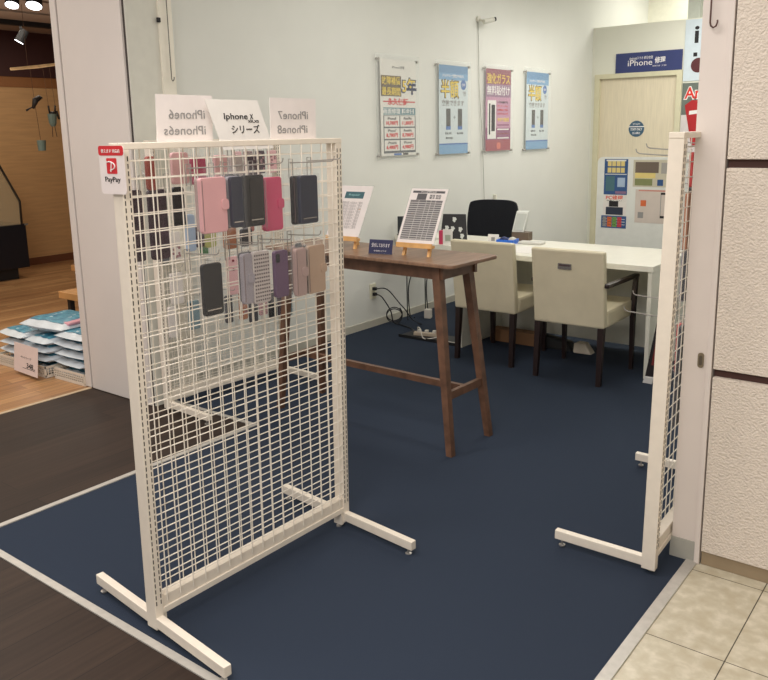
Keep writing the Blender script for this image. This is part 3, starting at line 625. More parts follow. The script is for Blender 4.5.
for i, (a, b, cc, lb) in enumerate(((-.035, .01, col('dark_blue', 30, 44, 96), 'dark blue pouch lying in the left of the blue tray'), (.03, .02, col('off_white', 206, 204, 192), 'off-white pouch lying in the right of the blue tray'))):
    p_ = MB().lathe([(.012, .008), (.03, .012), (.034, .024), (.026, .04), (.008, .048)], 12).build('pouch', cc, smooth=True)
    p_.location = (-2.865+a, 5.16+b, Z-.002); tag(p_, lb, 'pouch')
kb = MB().box(-.09, .09, -.045, .045, 0, .018, .006).build('card_reader', mat('reader_white', (216, 214, 206), .4)); kb.location = (-2.70, 5.22, Z); kb.rotation_euler.z = .1; tag(kb, 'flat white card reader lying right of the blue tray', 'device')
sh = MB().box(-.105, .105, -.15, .15, 0, .001).build('paper_sheet', paper); sh.location = (-2.60, 4.93, Z+.0005); tag(sh, 'white sheet of paper lying between the two cream chairs on the desk', 'paper')
hb = thing('brown_box', 'small brown box under the white tilted stand', 'box', (-2.86, 5.37, Z), math.radians(10))
MB().box(-.065, .065, -.05, .05, 0, .062, .002).build('body', col('box_brown', 108, 92, 76), hb)
ms = thing('white_stand', 'white tilted display stand on the brown box beside the office chair', 'stand', (-2.88, 5.37, Z+.063), math.radians(10))
MB().hexa([(-.05, -.035, 0), (.04, -.035, 0), (.04, .03, .012), (-.05, .03, .012)], [(-.03, .010, .15), (.065, .010, .15), (.065, .035, .155), (-.03, .035, .155)]).build('body', mat('stand_white', (224, 226, 220), .4), ms, bevel=.003)
MB().hexa([(-.04, -.0355, .012), (.03, -.0355, .012), (.03, -.030, .012), (-.04, -.030, .012)], [(-.026, .003, .135), (.055, .003, .135), (.055, .0075, .135), (-.026, .0075, .135)]).build('screen', mat('stand_grey', (196, 200, 192), .4), ms)
wi = MB().box(-.014, .014, 0, .03, -.03, .055, .004).build('wall_switch', mat('switch_white', (232, 230, 216), .4)); wi.rotation_euler.z = -PI/2; wi.location = (-3.898, 6.74, .86); tag(wi, 'narrow white wall switch above the office chair', 'switch')

# under the desk
bx = MB().box(-.18, .18, -.05, .05, 0, .09, .003).build('cardboard_box', col('cardboard', 150, 110, 76)); bx.location = (-2.73, 5.05, 0); tag(bx, 'low brown cardboard box on the carpet under the desk', 'box')
bg = MB().hexa([(-.13, -.07, 0), (.13, -.07, 0), (.13, .07, 0), (-.13, .07, 0)], [(-.11, -.03, .09), (.09, -.03, .06), (.09, .03, .06), (-.11, .03, .09)]).build('black_bag', black, bevel=.015); bg.location = (-2.40, 5.08, 0); tag(bg, 'black bag lying under the reception desk', 'bag')
wb_ = MB().hexa([(-.06, -.05, 0), (.07, -.04, 0), (.07, .04, 0), (-.05, .05, 0)], [(-.06, -.04, .07), (.02, -.03, .075), (.02, .03, .075), (-.05, .04, .07)]).build('white_bag', mat('bag_white', (222, 210, 190), .5), bevel=.01); wb_.location = (-2.20, 5.05, 0); tag(wb_, 'crumpled white bag beside the black bag under the desk', 'bag')

# whiteboard with notices
wbd = thing('whiteboard', 'white rounded notice board with printed sheets standing behind the desk', 'whiteboard', (-2.13, 6.0, 0))
MB().prism(rrect(.84, 1.02, .04, 6, 0, .785), 0, .02, 'y').build('board', mat('board_white', (230, 232, 226), .3), wbd)
for sx in (-1, 1):
    MB().tube([(sx*.36, .01, .06), (sx*.36, .01, .30)], .012, 8).build('upright', alu, wbd)
    MB().tube([(sx*.36, -.2, .045), (sx*.36, .22, .045)], .013, 8).build('foot', alu, wbd)
    for q in (-.2, .22): MB().lathe([(.008, 0), (.018, .006), (.018, .03), (.008, .038)], 12, (sx*.36, q, 0)).build('caster', black, wbd)
def sheet(label, cx, cz, w, h, m, deco):
    o = thing('printed_notice', label, 'notice', (-2.13+cx, 5.999, cz)); flat(o, 'sheet', m, FY, -w/2, w/2, -h/2, h/2, 0, .0012)
    for name, mm, x0, x1, y0, y1 in deco: flat(o, name, mm, FY, x0*w, x1*w, y0*h, y1*h, .0012, .0020)
    return o
yl = col('print_yellow', 226, 206, 130); nb = col('print_navy', 46, 84, 136); pu = col('print_mauve', 140, 110, 140); orr = col('print_orange', 216, 108, 60); gn = col('print_green', 112, 160, 80); rd = col('print_red', 206, 70, 80); br_ = col('print_brown', 112, 98, 86)
o = sheet('blue printed notice with yellow boxes at the top left of the whiteboard', -.27, 1.145, .185, .27, nb, [('yellow_box', yl, -.36+.19*i, -.20+.19*i, .12+.18*j, .26+.18*j) for i in range(4) for j in range(2)] + [('white_band', paper, -.42, .42, .44, .48), ('white_rule', paper, -.46, .46, .065, .085), ('mauve_block', pu, 0, .46, -.47, -.40), ('pale_block', col('print_paleblue', 170, 190, 214), .08, .4, -.28, -.02), ('teal_block', col('print_tealish', 70, 110, 120), -.42, -.04, -.40, .02)])
o = sheet('white PC修理 notice with a laptop picture below the blue notice', -.27, .93, .185, .155, paper, [('laptop_screen', ink, -.25, .15, -.08, .20), ('laptop_base', col('laptop_navy', 36, 46, 66), -.38, .36, -.48, -.10)])
text('lettering', 'PC修理', col('letter_redorange', 222, 84, 50), o, .135, .034, FY @ T(-.005, .058, .0013), bold=.02); text('small_print', '起動しない', ink, o, .12, .010, FY @ T(-.005, .034, .0013))
o = sheet('blue strip notice with orange, green and red columns below the laptop notice', -.275, .80, .20, .095, nb, [('orange_column', orr, -.26, -.08, -.40, .40), ('green_column', gn, -.05, .12, -.40, .40), ('red_column', rd, .15, .32, -.40, .40), ('grey_column', grey, -.44, -.30, -.40, .40)] + [('rule', paper, -.45, .45, y-.02, y+.02) for y in (-.2, .02, .24)])
o = sheet('photo notice with brown and yellow pictures at the top right of the whiteboard', .02, 1.175, .31, .20, col('print_cream', 204, 198, 176), [('brown_picture', br_, -.45, .12, .02, .42), ('yellow_picture', yl, -.45, .05, -.18, .02), ('green_picture', col('print_olive', 130, 136, 90), -.45, -.02, -.45, -.20), ('blue_picture', nb, .10, .24, -.45, -.22), ('text_rows', col('print_lines', 168, 164, 158), .18, .46, .0, .40)])
o = sheet('pale pink notice with a phone outline at the lower right of the whiteboard', .04, .93, .30, .25, col('print_palepink', 214, 202, 192), [('phone_top', ink, .14, .40, .36, .42), ('phone_bottom', ink, .14, .38, -.34, -.27), ('phone_edge', grey, .14, .155, -.27, .36), ('phone_edge', grey, .385, .40, -.27, .36), ('orange_mark', orr, -.36, -.22, .0, .18), ('red_band', col('print_rose', 206, 140, 124), -.42, .42, .45, .49), ('grey_mark', grey, -.42, -.28, -.36, -.18)])

# ================================================================ POSTERS ON THE LEFT WALL
def poster(y0, y1, z0, z1, label, m):
    t = thing('wall_poster', label, 'poster', (-3.9, (y0+y1)/2-.03, (z0+z1)/2), 0, 'acrylic framed posters along the left wall')
    w = y1-y0; h = z1-z0; B = T(.02, 0, 0) @ FX
    flat(t, 'sheet', m, B, -w/2+.035, w/2-.035, -h/2+.01, h/2-.01, 0, .002)
    flat(t, 'acrylic_cover', acryl, B, -w/2-.02, w/2+.01, -h/2-.02, h/2+.03, .003, .006)
    for a in (-1, 1):
        for b in (-1, 1):
            MB().tube([(0, a*(w/2-.015), b*(h/2-.012)), (.032, a*(w/2-.015), b*(h/2-.012))], .010, 10).build('standoff', steel, t)
    return t, w, h, B @ T(0, 0, .0021)
gold = col('letter_gold', 232, 204, 84); dko = col('outline_brown', 96, 74, 40); lw = MATS['letter_white']; redp = col('letter_red', 208, 66, 66); skyb = col('print_sky', 120, 168, 208); midb = col('print_blue', 60, 110, 180)
t, w, h, B = poster(4.975, 5.51, 1.32, 2.07, 'white poster with a golden 5年 and six red price boxes, nearest on the wall', mat('poster_white', (232, 228, 220), .5))
text('top_lettering', 'iPhone 修理', ink, t, .16, .022, B @ T(0, .31, 0))
flat(t, 'gold_block', dko, B, -.225, .035, .09, .245, 0, .0006)
text('lettering', '故障補償', gold, t, .235, .062, B @ T(-.095, .208, .0008), bold=.012); text('lettering', '最長期間', gold, t, .235, .062, B @ T(-.095, .127, .0008), bold=.012)
text('outline', '5年', col('outline_navy', 40, 52, 96), t, .205, .135, B @ T(.140, .175, .0003), bold=.05); text('lettering', '5年', gold, t, .18, .115, B @ T(.140, .175, .001), bold=.02)
flat(t, 'red_dash', redp, B, -.20, .22, .045, .055, 0, .0004)
text('lettering', '永久保証', redp, t, .27, .055, B @ T(-.01, .05, .0006), bold=.03)
flat(t, 'teal_band', col('band_teal', 96, 140, 150), B, -.20, .225, -.050, .005, 0, .0004)
text('lettering', '画面修理 料金例', lw, t, .40, .042, B @ T(0, -.022, .0006), bold=.012)
flat(t, 'price_table', mat('frame_dark', (84, 88, 92), .6), B, -.20, .225, -.345, -.055, 0, .0003)
items = [('iPhone8', '10,780円'), ('iPhone7Plus', '11,800円'), ('iPhone7', '8,780円'), ('iPhone6sPlus', '8,780円'), ('iPhone6s', '6,480円'), ('iPhone6', '4,980円')]
for i, (a, b) in enumerate(items):
    cx = -.092 + .208*(i % 2); cz = -.100 - .093*(i//2)
    flat(t, 'price_box', paper, B, cx-.098, cx+.098, cz-.041, cz+.041, .0003, .0007)
    text('model_name', a, ink, t, .11, .020, B @ T(cx, cz+.022, .0008), bold=.01); text('price', b, redp, t, .15, .036, B @ T(cx, cz-.014, .0008), bold=.04)
for x0, x1, mm in ((-.19, -.09, paper), (-.07, .03, midb), (.05, .12, ink)): flat(t, 'footer_block', mm, B, x0, x1, -.363, -.347, 0, .0005)
def half_price(y0, y1, z0, z1, label):
    t, w, h, B = poster(y0, y1, z0, z1, label, mat('poster_pale_blue', (214, 224, 226), .5))
    flat(t, 'top_band', col('band_blue', 96, 144, 186), B, -w/2+.035, w/2-.035, h/2-.075, h/2-.01, 0, .0003)
    flat(t, 'side_tint', skyb, B, -w/2+.035, w/2-.035, h/2-.13, h/2-.075, 0, .0003)
    text('small_lettering', 'バッテリー交換が今なら', lw, t, .33, .026, B @ T(-.01, h/2-.095, .0006), bold=.02)
    text('outline', '半額', dko, t, .29, .165, B @ T(-.06, .175, .0004), bold=.035); text('lettering', '半額', gold, t, .265, .145, B @ T(-.06, .175, .001), bold=.012)
    MB().prism(rrect(.085, .085, .042, 8, .155, .215), .0221, .0229, 'x').build('blue_badge', midb, t); text('badge_lettering', 'OFF', lw, t, .055, .022, B @ T(.155, .215, .001))
    text('lettering', 'で!', grey, t, .05, .04, B @ T(.17, .14, .0006), bold=.02)
    text('lettering', '交換できます', grey, t, .35, .05, B @ T(-.01, .06, .0006), bold=.02)
    for cx in (-.085, .10):
        flat(t, 'phone_picture', col('phone_darkbrown', 52, 44, 42), B, cx-.034, cx+.034, -.135, .012, 0, .0006)
        flat(t, 'phone_caption', midb, B, cx-.036, cx+.036, -.165, -.135, 0, .0006)
    text('arrow', '→', ink, t, .03, .03, B @ T(.008, -.06, .0006))
    text('small_print', '電池 劣化', ink, t, .10, .018, B @ T(-.085, -.195, .0006)); text('small_print', '新品 電池', ink, t, .10, .018, B @ T(.10, -.195, .0006)); text('small_print', '即日対応', ink, t, .11, .018, B @ T(-.07, -.235, .0006))
    flat(t, 'bottom_band', skyb, B, -w/2+.035, w/2-.035, -h/2+.01, -h/2+.095, 0, .0003); flat(t, 'bottom_rule', midb, B, -w/2+.035, w/2-.035, -h/2+.088, -h/2+.10, .0003, .0006)
half_price(5.775, 6.30, 1.31, 2.07, 'pale blue 半額 poster in acrylic, second along the left wall, left of the red poster')
half_price(7.32, 7.87, 1.31, 2.085, 'pale blue 半額 poster in acrylic, farthest along the left wall, right of the red poster')
t, w, h, B = poster(6.54, 7.075, 1.315, 2.078, 'pink and crimson 強化ガラス poster in acrylic on the left wall', mat('poster_pink', (196, 140, 170), .5))
crim = col('band_crimson', 140, 40, 66); plum = col('band_plum', 140, 58, 110)
flat(t, 'top_band', crim, B, -w/2+.035, w/2-.035, .235, h/2-.01, 0, .0003); flat(t, 'mid_band', col('band_mauve', 150, 110, 140), B, -w/2+.035, w/2-.035, .12, .235, 0, .0003)
text('lettering', '強化ガラス', gold, t, .42, .095, B @ T(0, .285, .0006), bold=.012); text('lettering', '無料貼付け', lw, t, .42, .085, B @ T(0, .18, .0006), bold=.012)
flat(t, 'bottom_band', plum, B, -w/2+.035, w/2-.035, -.27, -.16, 0, .0003); flat(t, 'foot_band', col('foot_crimson', 160, 36, 60), B, -w/2+.035, w/2-.035, -h/2+.01, -.27, 0, .0003)
flat(t, 'phone_picture', lw, B, -.20, -.045, -.26, .09, .0003, .0008); flat(t, 'phone_screen', ink, B, -.175, -.15, -.22, .06, .0008, .0012); flat(t, 'phone_screen', ink, B, -.13, -.065, -.19, .05, .0008, .0012)
for i, (s_, mm) in enumerate((('スマホの画面を守る', ink), ('ガラスフィルム', redp), ('各機種に対応', redp), ('お持ち込み可', redp))): text('small_print', s_, mm, t, .2, .022, B @ T(.08, .075-.035*i, .0006))
text('lettering', '今すぐ貼付', gold, t, .22, .04, B @ T(.09, -.085, .0006), bold=.03)
for i, mm in enumerate((plum, lw, crim, lw)): flat(t, 'text_row', mm, B, -.02, .20, -.14-.04*i, -.128-.04*i, .0003, .0008)
MB().prism(rrect(.075, .06, .02, 4, .01, -.325), .0221, .0227, 'x').build('seal', col('seal_salmon', 222, 110, 90), t)

# ================================================================ DOOR SIGN, STICKER, BANNERS
sg = thing('shop_sign', 'navy iPhone修理 signboard above the back door', 'sign', (-3.255, 8.925, 2.215))
flat(sg, 'board', col('sign_navy', 48, 58, 110, rough=.4), FY, -.365, .365, -.105, .105, 0, .01)
text('lettering', 'Androidスマホ 即日修理', lw, sg, .26, .032, FY @ T(-.08, .045, .0102)); text('lettering', 'iPhone', lw, sg, .27, .062, FY @ T(-.09, -.004, .0102)); text('lettering', '修理', lw, sg, .115, .068, FY @ T(.13, .012, .0102), bold=.02); text('small_print', '西町店 工房', lw, sg, .15, .014, FY @ T(.125, -.048, .0102))
st = thing('door_sticker', 'round blue sticker with white lettering on the back door', 'sticker', (-3.365, 8.949, 1.505))
MB().prism([(.088*math.cos(2*PI*k/32), .088*math.sin(2*PI*k/32)) for k in range(32)], -.002, 0, 'y').build('disc', col('sticker_blue', 60, 92, 116), st)
flat(st, 'white_stripe', lw, FY, -.086, .086, .018, .028, .002, .003); text('lettering', 'STAFF', lw, st, .08, .018, FY @ T(0, .05, .0021)); text('lettering', 'STAFF ONLY', lw, st, .13, .026, FY @ T(0, -.006, .0021), bold=.02); text('lettering', '立入禁止', lw, st, .09, .026, FY @ T(0, -.046, .0021), bold=.02)
bn = thing('shop_banner', 'pale blue banner with large black letters beside the back door', 'banner', (-2.55, 8.93, 2.31))
flat(bn, 'panel', mat('banner_paleblue', (206, 218, 226), .5), FY, -.325, .325, -.32, .30, 0, .008)
text('lettering', 'i', ink, bn, .045, .17, FY @ T(-.205, .145, .0082), bold=.02); text('lettering', 'Phone', ink, bn, .40, .17, FY @ T(.06, .145, .0082), bold=.02)
flat(bn, 'square_mark', ink, FY, -.23, -.19, -.075, -.035, .008, .009); MB().prism([(-.175+.075*math.cos(2*PI*k/24), -.165+.075*math.sin(2*PI*k/24)) for k in range(24)], -.009, -.008, 'y').build('round_mark', col('letter_maroon', 84, 30, 34), bn)
ab = thing('wall_poster', 'dark poster with red An lettering and a red phone below the pale blue banner', 'poster', (-2.55, 8.93, 1.62))
flat(ab, 'sheet', mat('poster_slate', (104, 112, 104), .5), FY, -.325, .325, -.37, .35, 0, .006)
text('outline', 'Android', lw, ab, .53, .14, FY @ T(-.045, .245, .0062), bold=.07); text('lettering', 'Android', col('letter_scarlet', 220, 50, 40), ab, .51, .12, FY @ T(-.045, .245, .0068), bold=.02)
flat(ab, 'white_backdrop', mat('poster_backwhite', (214, 206, 204), .5), FY, -.325, .325, -.37, .02, .006, .0065)
rr = MB(); rr.prism([(-.29, .12), (-.22, .17), (.1, .17), (.1, -.30), (-.20, -.30)], -.0085, -.0065, 'y'); rr.build('red_phone_picture', col('poster_red', 176, 30, 34), ab)
rr = MB(); rr.prism([(-.24, .06), (-.05, .08), (-.05, .045), (-.24, .02)], -.010, -.0086, 'y'); rr.prism([(-.13, -.02), (.05, -.0), (.05, -.28), (-.16, -.28)], -.010, -.0086, 'y'); rr.build('white_highlight', lw, ab)

# ================================================================ WALL CAMERA, OUTLET, CABLES
cc = thing('security_camera', 'small white wall camera high above the posters', 'camera', (-3.9, 6.43, 2.46))
MB().tube([(0, 0, .02), (.02, 0, .02)], .028, 14).build('wall_plate', mat('camera_white', (222, 220, 208), .4), cc)
MB().tube([(.02, 0, .02), (.05, .01, 0), (.075, .05, 0)], .010, 8).build('bracket', MATS['camera_white'], cc)
b_ = MB().tube([(.065, .0, -.008), (.105, .10, .018)], .022, 12).build('body', MATS['camera_white'], cc); MB().tube([(.105, .10, .018), (.112, .118, .0225)], .019, 12).build('lens', black, b_)
cb = MB().tube([(-3.893, 6.43, 2.47), (-3.889, 6.435, 2.2), (-3.892, 6.45, 1.9), (-3.882, 6.50, 1.4), (-3.885, 6.54, .9), (-3.885, 6.54, .1)], .003, 6).build('camera_cable', mat('cable_grey', (168, 166, 158), .6)); tag(cb, 'thin grey cable running down the wall from the security camera', 'cable')
ol = thing('wall_outlet', 'white wall outlet with black plugs near the baseboard under the high table', 'outlet', (-3.9, 4.86, .285))
MB().box(0, .008, -.037, .037, -.06, .06, .003).build('cover_plate', mat('outlet_white', (226, 222, 198), .4), ol)
for zz in (.022, -.022): MB().box(.008, .038, -.013, .013, zz-.012, zz+.012, .003).build('plug', black, ol)
def cable(name, pts, r, m, label):
    # smooth the path
    P = [Vector(p) for p in pts]; out = []
    for i in range(len(P)-1):
        p0, p1, p2, p3 = P[max(i-1, 0)], P[i], P[i+1], P[min(i+2, len(P)-1)]
        for k in range(6):
            t_ = k/6; out.append(.5*((2*p1)+(-p0+p2)*t_+(2*p0-5*p1+4*p2-p3)*t_**2+(-p0+3*p1-3*p2+p3)*t_**3))
    out.append(P[-1])
    return tag(MB().tube(out, r, 6).build(name, m, smooth=True), label, 'cable')
bkc = mat('cable_black', (28, 28, 32), .5)
cable('power_cable', [(-3.862, 4.86, .307), (-3.80, 4.92, .30), (-3.78, 5.05, .17), (-3.77, 5.12, .10), (-3.76, 5.2, .006), (-3.6, 5.1, .006)], .0045, bkc, 'black cable arching from the upper outlet plug to the carpet')
cable('power_cable', [(-3.862, 4.86, .263), (-3.82, 4.88, .24), (-3.80, 4.96, .12), (-3.79, 4.98, .03), (-3.74, 5.0, .007), (-3.6, 4.95, .007), (-3.48, 4.85, .012)], .005, bkc, 'thick black cable hanging from the lower outlet plug')
cable('coiled_cable', [(-3.80+.045*math.cos(a)*1, 5.01+.045*math.cos(a), .065+.058*math.sin(a)+.002*a) for a in [i*PI/4 for i in range(-2, 18)]], .004, bkc, 'loop of black cable leaning on the baseboard below the outlet')
for i, (x_, y_, lb) in enumerate(((-3.84, 5.20, 'leftmost'), (-3.84, 5.30, 'second'), (-3.84, 5.46, 'third'), (-3.84, 5.56, 'fourth'), (-3.84, 5.66, 'rightmost'))):
    cable('hanging_cable', [(x_, y_, .66), (x_+.02, y_+.01, .45), (x_, y_+.04*(-1)**i, .25), (x_+.01, y_+.03*(-1)**i, .006), (x_+.05, y_-.02, .006)], .005, bkc, lb+' of the thin black cables hanging behind the side desk')
tr = thing('cable_tray', 'low black tray holding a power strip on the carpet', 'tray', (-3.31, 4.79, 0), math.radians(0))
MB().box(-.22, .30, -.09, .11, 0, .012, .003).box(-.22, .30, -.09, -.083, .012, .022).build('tray', black, tr)
ps = thing('power_strip', 'beige power strip with white plugs on the black tray', 'power strip', (-3.34, 4.80, .0125), math.radians(15))
MB().box(-.10, .13, -.02, .02, 0, .025, .004).build('strip_body', mat('strip_beige', (196, 180, 160), .5), ps)
for q in (-.06, .0, .06): MB().box(q-.012, q+.012, -.014, .014, .0252, .045, .003).build('plug', mat('plug_white', (226, 220, 210), .4), ps)
ad = MB().box(-.028, .028, -.028, .028, 0, .075, .006).build('power_adapter', MATS['plug_white']); ad.location = (-3.70, 5.34, 0); ad.rotation_euler.z = .3; tag(ad, 'white cube power adapter standing on the carpet behind the cable tray', 'adapter')
cable('charging_cable', [(-3.41, 4.785, .05), (-3.38, 4.74, .085), (-3.34, 4.72, .08), (-3.30, 4.70, .02), (-3.22, 4.72, .03), (-3.15, 4.72, .055), (-3.10, 4.73, .018), (-3.0, 4.75, .016)], .004, MATS['plug_white'], 'white charging cable arching over the black tray')

# ================================================================ HOOK RODS, LATCH, JAMB HANDLE
def rod(x_, y_, z0, label, m):
    pts = [(x_, y_, 2.99), (x_, y_, z0+.05)] + [(x_+.012-.012*math.cos(a), y_, z0+.012-.014*math.sin(a)) for a in (0, .8, 1.6, 2.4, 3.1, 3.8)]
    pts[2:] = [(x_+.011*(1-math.cos(a)), y_, z0+.02-.016*math.sin(a)) for a in (0, .7, 1.5, 2.3, 3.14, 3.5)]
    return tag(MB().tube(pts, .0028, 6).build('shutter_rod', m, smooth=True), label, 'rod')
rm = mat('rod_bronze', (96, 72, 66), .4, metal=.6)
rod(-3.70, 2.895, 1.80, 'thin hooked rod hanging beside the left pillar', mat('rod_grey', (116, 112, 104), .4, metal=.6))
rod(-.792, 2.688, 1.80, 'thin bronze hooked rod hanging in front of the right door jamb', rm)
la = MB().box(-.006, .006, -.010, .010, -.012, .012, .002).build('latch', ink); la.location = (-3.712, 2.845, 2.12); tag(la, 'small black latch on the left pillar edge', 'latch')
fh = thing('flush_handle', 'small oval metal flush handle set in the right door jamb', 'handle', (-.760, 2.704, .735))
MB().prism(rrect(.020, .052, .0095, 6), -.003, .001, 'y').build('plate', mat('handle_metal', (150, 138, 116), .35, metal=.7), fh); MB().prism(rrect(.010, .034, .0048, 5), -.0042, -.003, 'y').build('recess', col('handle_recess', 86, 76, 62), fh)
# thing leaning near the right rack (folded stand with a white shoe tip)
ls = thing('folded_stand', 'folded black and red banner stand leaning behind the right rack', 'stand', (-1.60, 4.64, 0))
MB().hexa([(-.03, -.03, 0), (.03, -.03, 0), (.03, .02, 0), (-.03, .02, 0)], [(-.015, -.03, .045), (.04, -.03, .045), (.04, .02, .045), (-.015, .02, .045)]).build('white_foot', mat('foot_white', (226, 224, 220), .4), ls, bevel=.005)
MB().hexa([(-.015, -.025, .045), (.035, -.025, .045), (.035, .015, .045), (-.015, .015, .045)], [(.05, .0, .50), (.11, .0, .50), (.11, .04, .50), (.05, .04, .50)]).build('pole', col('stand_black', 34, 26, 28), ls)
MB().hexa([(.02, -.030, .12), (.035, -.030, .12), (.035, -.026, .12), (.02, -.026, .12)], [(.055, -.012, .42), (.09, -.012, .42), (.09, -.004, .42), (.055, -.004, .42)]).build('red_stripe', col('stripe_red', 120, 40, 36), ls)

# ================================================================ LEFT STORE THINGS
bagw = mat('bag_film_white', (214, 222, 228), .35, noise=.05, nscale=20); bagb = mat('bag_print_blue', (30, 104, 140), .35, noise=.5, nscale=22, rgb2=(96, 170, 190)); bagp = col('bag_print_pink', 226, 164, 176, rough=.4)
def sack(loc, rz, w, d, h, label, pink=False, tilt=(0, 0)):
    h *= .93
    o = thing('bag_of_pet_litter', label, 'bag', loc, group='white and blue bags stacked by the left pillar', rot=(tilt[0], tilt[1], rz))
    mb = MB(); n1, n2 = 14, 10; topv = []; botv = []
    for j in range(n2+1):
        ra, rb2 = [], []
        for i in range(n1+1):
            a = -1+2*i/n1; b = -1+2*j/n2; e = (1-abs(a)**3.5)*(1-abs(b)**3.5); pin = 1-.04*(abs(a*b))
            wv = .006*math.sin(9*a+4*b+loc[0]*40)*e
            ra.append(mb.bm.verts.new((a*w/2*pin, b*d/2*pin, h*.5+h*.5*e**.5+wv))); rb2.append(mb.bm.verts.new((a*w/2*pin, b*d/2*pin, h*.5-h*.5*e**.5+.0008)))
        topv.append(ra); botv.append(rb2)
    for j in range(n2):
        for i in range(n1):
            mb.bm.faces.new((topv[j][i], topv[j][i+1], topv[j+1][i+1], topv[j+1][i])); mb.bm.faces.new((botv[j][i], botv[j+1][i], botv[j+1][i+1], botv[j][i+1]))
    ob = mb.build('film', bagw, o, smooth=True)
    mb = MB(); g = []
    for j in range(7):
        r_ = []
        for i in range(9):
            a = -.74+1.48*i/8; b = -.74+1.48*j/6; e = (1-abs(a)**3.5)*(1-abs(b)**3.5); wv = .006*math.sin(9*a+4*b+loc[0]*40)*e
            r_.append(mb.bm.verts.new((a*w/2, b*d/2, h*.5+h*.5*e**.5+wv+.0025)))
        g.append(r_)
    for j in range(6):
        for i in range(8): mb.bm.faces.new((g[j][i], g[j][i+1], g[j+1][i+1], g[j+1][i]))
    mb.build('printed_label', bagb, o, smooth=True)
    if pink: MB().box(w*.30, w*.47, -d*.32, d*.3, h*.70, h*.93, .01).build('pink_corner', bagp, o)
    return o
def basket(loc, rz, w, d, label):
    o = thing('plastic_basket', label, 'basket', loc, rz, 'low white baskets under the bags')
    mb = MB(); t_ = .006; hh = .075
    mb.box(-w/2, w/2, -d/2, d/2, 0, .005)
    for z0, z1 in ((.005, .018), (.060, hh)):
        mb.box(-w/2, w/2, -d/2, -d/2+t_, z0, z1).box(-w/2, w/2, d/2-t_, d/2, z0, z1).box(-w/2, -w/2+t_, -d/2, d/2, z0, z1).box(w/2-t_, w/2, -d/2, d/2, z0, z1)
    for zz in (.032, .046): mb.box(-w/2, w/2, -d/2+.001, -d/2+t_-.001, zz-.002, zz+.002).box(-w/2+.001, -w/2+t_-.001, -d/2, d/2, zz-.002, zz+.002).box(w/2-t_+.001, w/2-.001, -d/2, d/2, zz-.002, zz+.002)
    k_ = int(w/.02)
    for i in range(k_+1):
        xx = -w/2+w*i/k_; mb.box(xx-.003, xx+.003, -d/2, -d/2+t_, .018, .060).box(xx-.003, xx+.003, d/2-t_, d/2, .018, .060)
    k_ = int(d/.02)
    for i in range(k_+1):
        yy = -d/2+d*i/k_; mb.box(-w/2, -w/2+t_, yy-.003, yy+.003, .018, .060).box(w/2-t_, w/2, yy-.003, yy+.003, .018, .060)
    mb.build('lattice_body', mat('basket_white', (222, 212, 196), .5), o)
    return o
basket((-5.21, 2.80, 0), .03, .365, .44, 'white lattice basket under the leftmost stack of bags'); basket((-4.895, 2.80, 0), 0, .235, .44, 'white lattice basket in the middle, behind the price card'); basket((-4.575, 2.84, 0), .03, .33, .44, 'white lattice basket under the right stack of bags, next to the pillar')
nm = ['lowest', 'second lowest', 'middle', 'second highest', 'topmost']
def zk(k): return .007+.0575*k + (.0 if k == 0 else .014)
for k in range(5): sack((-4.585+.01*(-1)**k, 2.84 + (0 if k == 0 else .004*k), zk(k)), .04*(-1)**k if k else .03, .315 if k == 0 else .335, .42 if k == 0 else .45, .0615, nm[k]+' bag in the right stack next to the pillar')
for k in range(4): sack((-5.205+.01*(-1)**k, 2.80, zk(k)), .05*(-1)**k if k else .05, .355 if k == 0 else .335, .42 if k == 0 else .44, .0615, ['lowest', 'second', 'third', 'top'][k]+' bag in the leftmost stack, counted from the floor')
for k in range(4): sack((-4.895, 2.80, zk(k)), 0, .22 if k == 0 else .255, .42 if k == 0 else .44, .0615, ['lowest', 'second', 'third', 'upper'][k]+' bag in the middle stack behind the price card')
sack((-4.92, 2.83, .268), .10, .46, .40, .09, 'large bag with a pink corner lying across the top of the middle stack', True)
pr_ = thing('price_card', 'pinkish white price card reading 348 in front of the bag stacks', 'card', (-4.915, 2.52, .02), -.04)
Mx = Matrix.Rotation(-.12, 4, 'X') @ FY
MB().box(-.16, .155, 0, .19, -.002, 0, .001, M=Mx).build('card', mat('price_card_pink', (232, 214, 208), .6), pr_)
text('price', '348', ink, pr_, .085, .034, Mx @ T(.055, .058, .0005), bold=.02); text('lettering', 'ペットシーツ', ink, pr_, .14, .014, Mx @ T(.0, .105, .0005)); text('small_print', '円', ink, pr_, .016, .016, Mx @ T(.112, .04, .0005))
flat(pr_, 'price_rule', ink, Mx, -.04, .11, .035, .038, 0, .0006)
# benches
def bench(loc, w, d, h, label):
    o = thing('wooden_bench', label, 'bench', loc)
    MB().box(-w/2, w/2, -d/2, d/2, h-.05, h, .004).build('bench_top', mat('bench_oak', (190, 140, 86), .45, noise=.12, nscale=5, stretch=(1, 6, 1)), o)
    for sx in (-1, 1):
        for sy in (-1, 1): MB().box(sx*(w/2-.06)-.018, sx*(w/2-.06)+.018, sy*(d/2-.06)-.018, sy*(d/2-.06)+.018, 0, h-.05).build('leg', black, o)
bench((-5.06, 3.36, 0), .9, .44, .40, 'low oak bench with black legs behind the bags, nearer of the two')
bench((-6.14, 4.15, 0), .9, .5, .40, 'low oak bench farther back behind the left pillar')
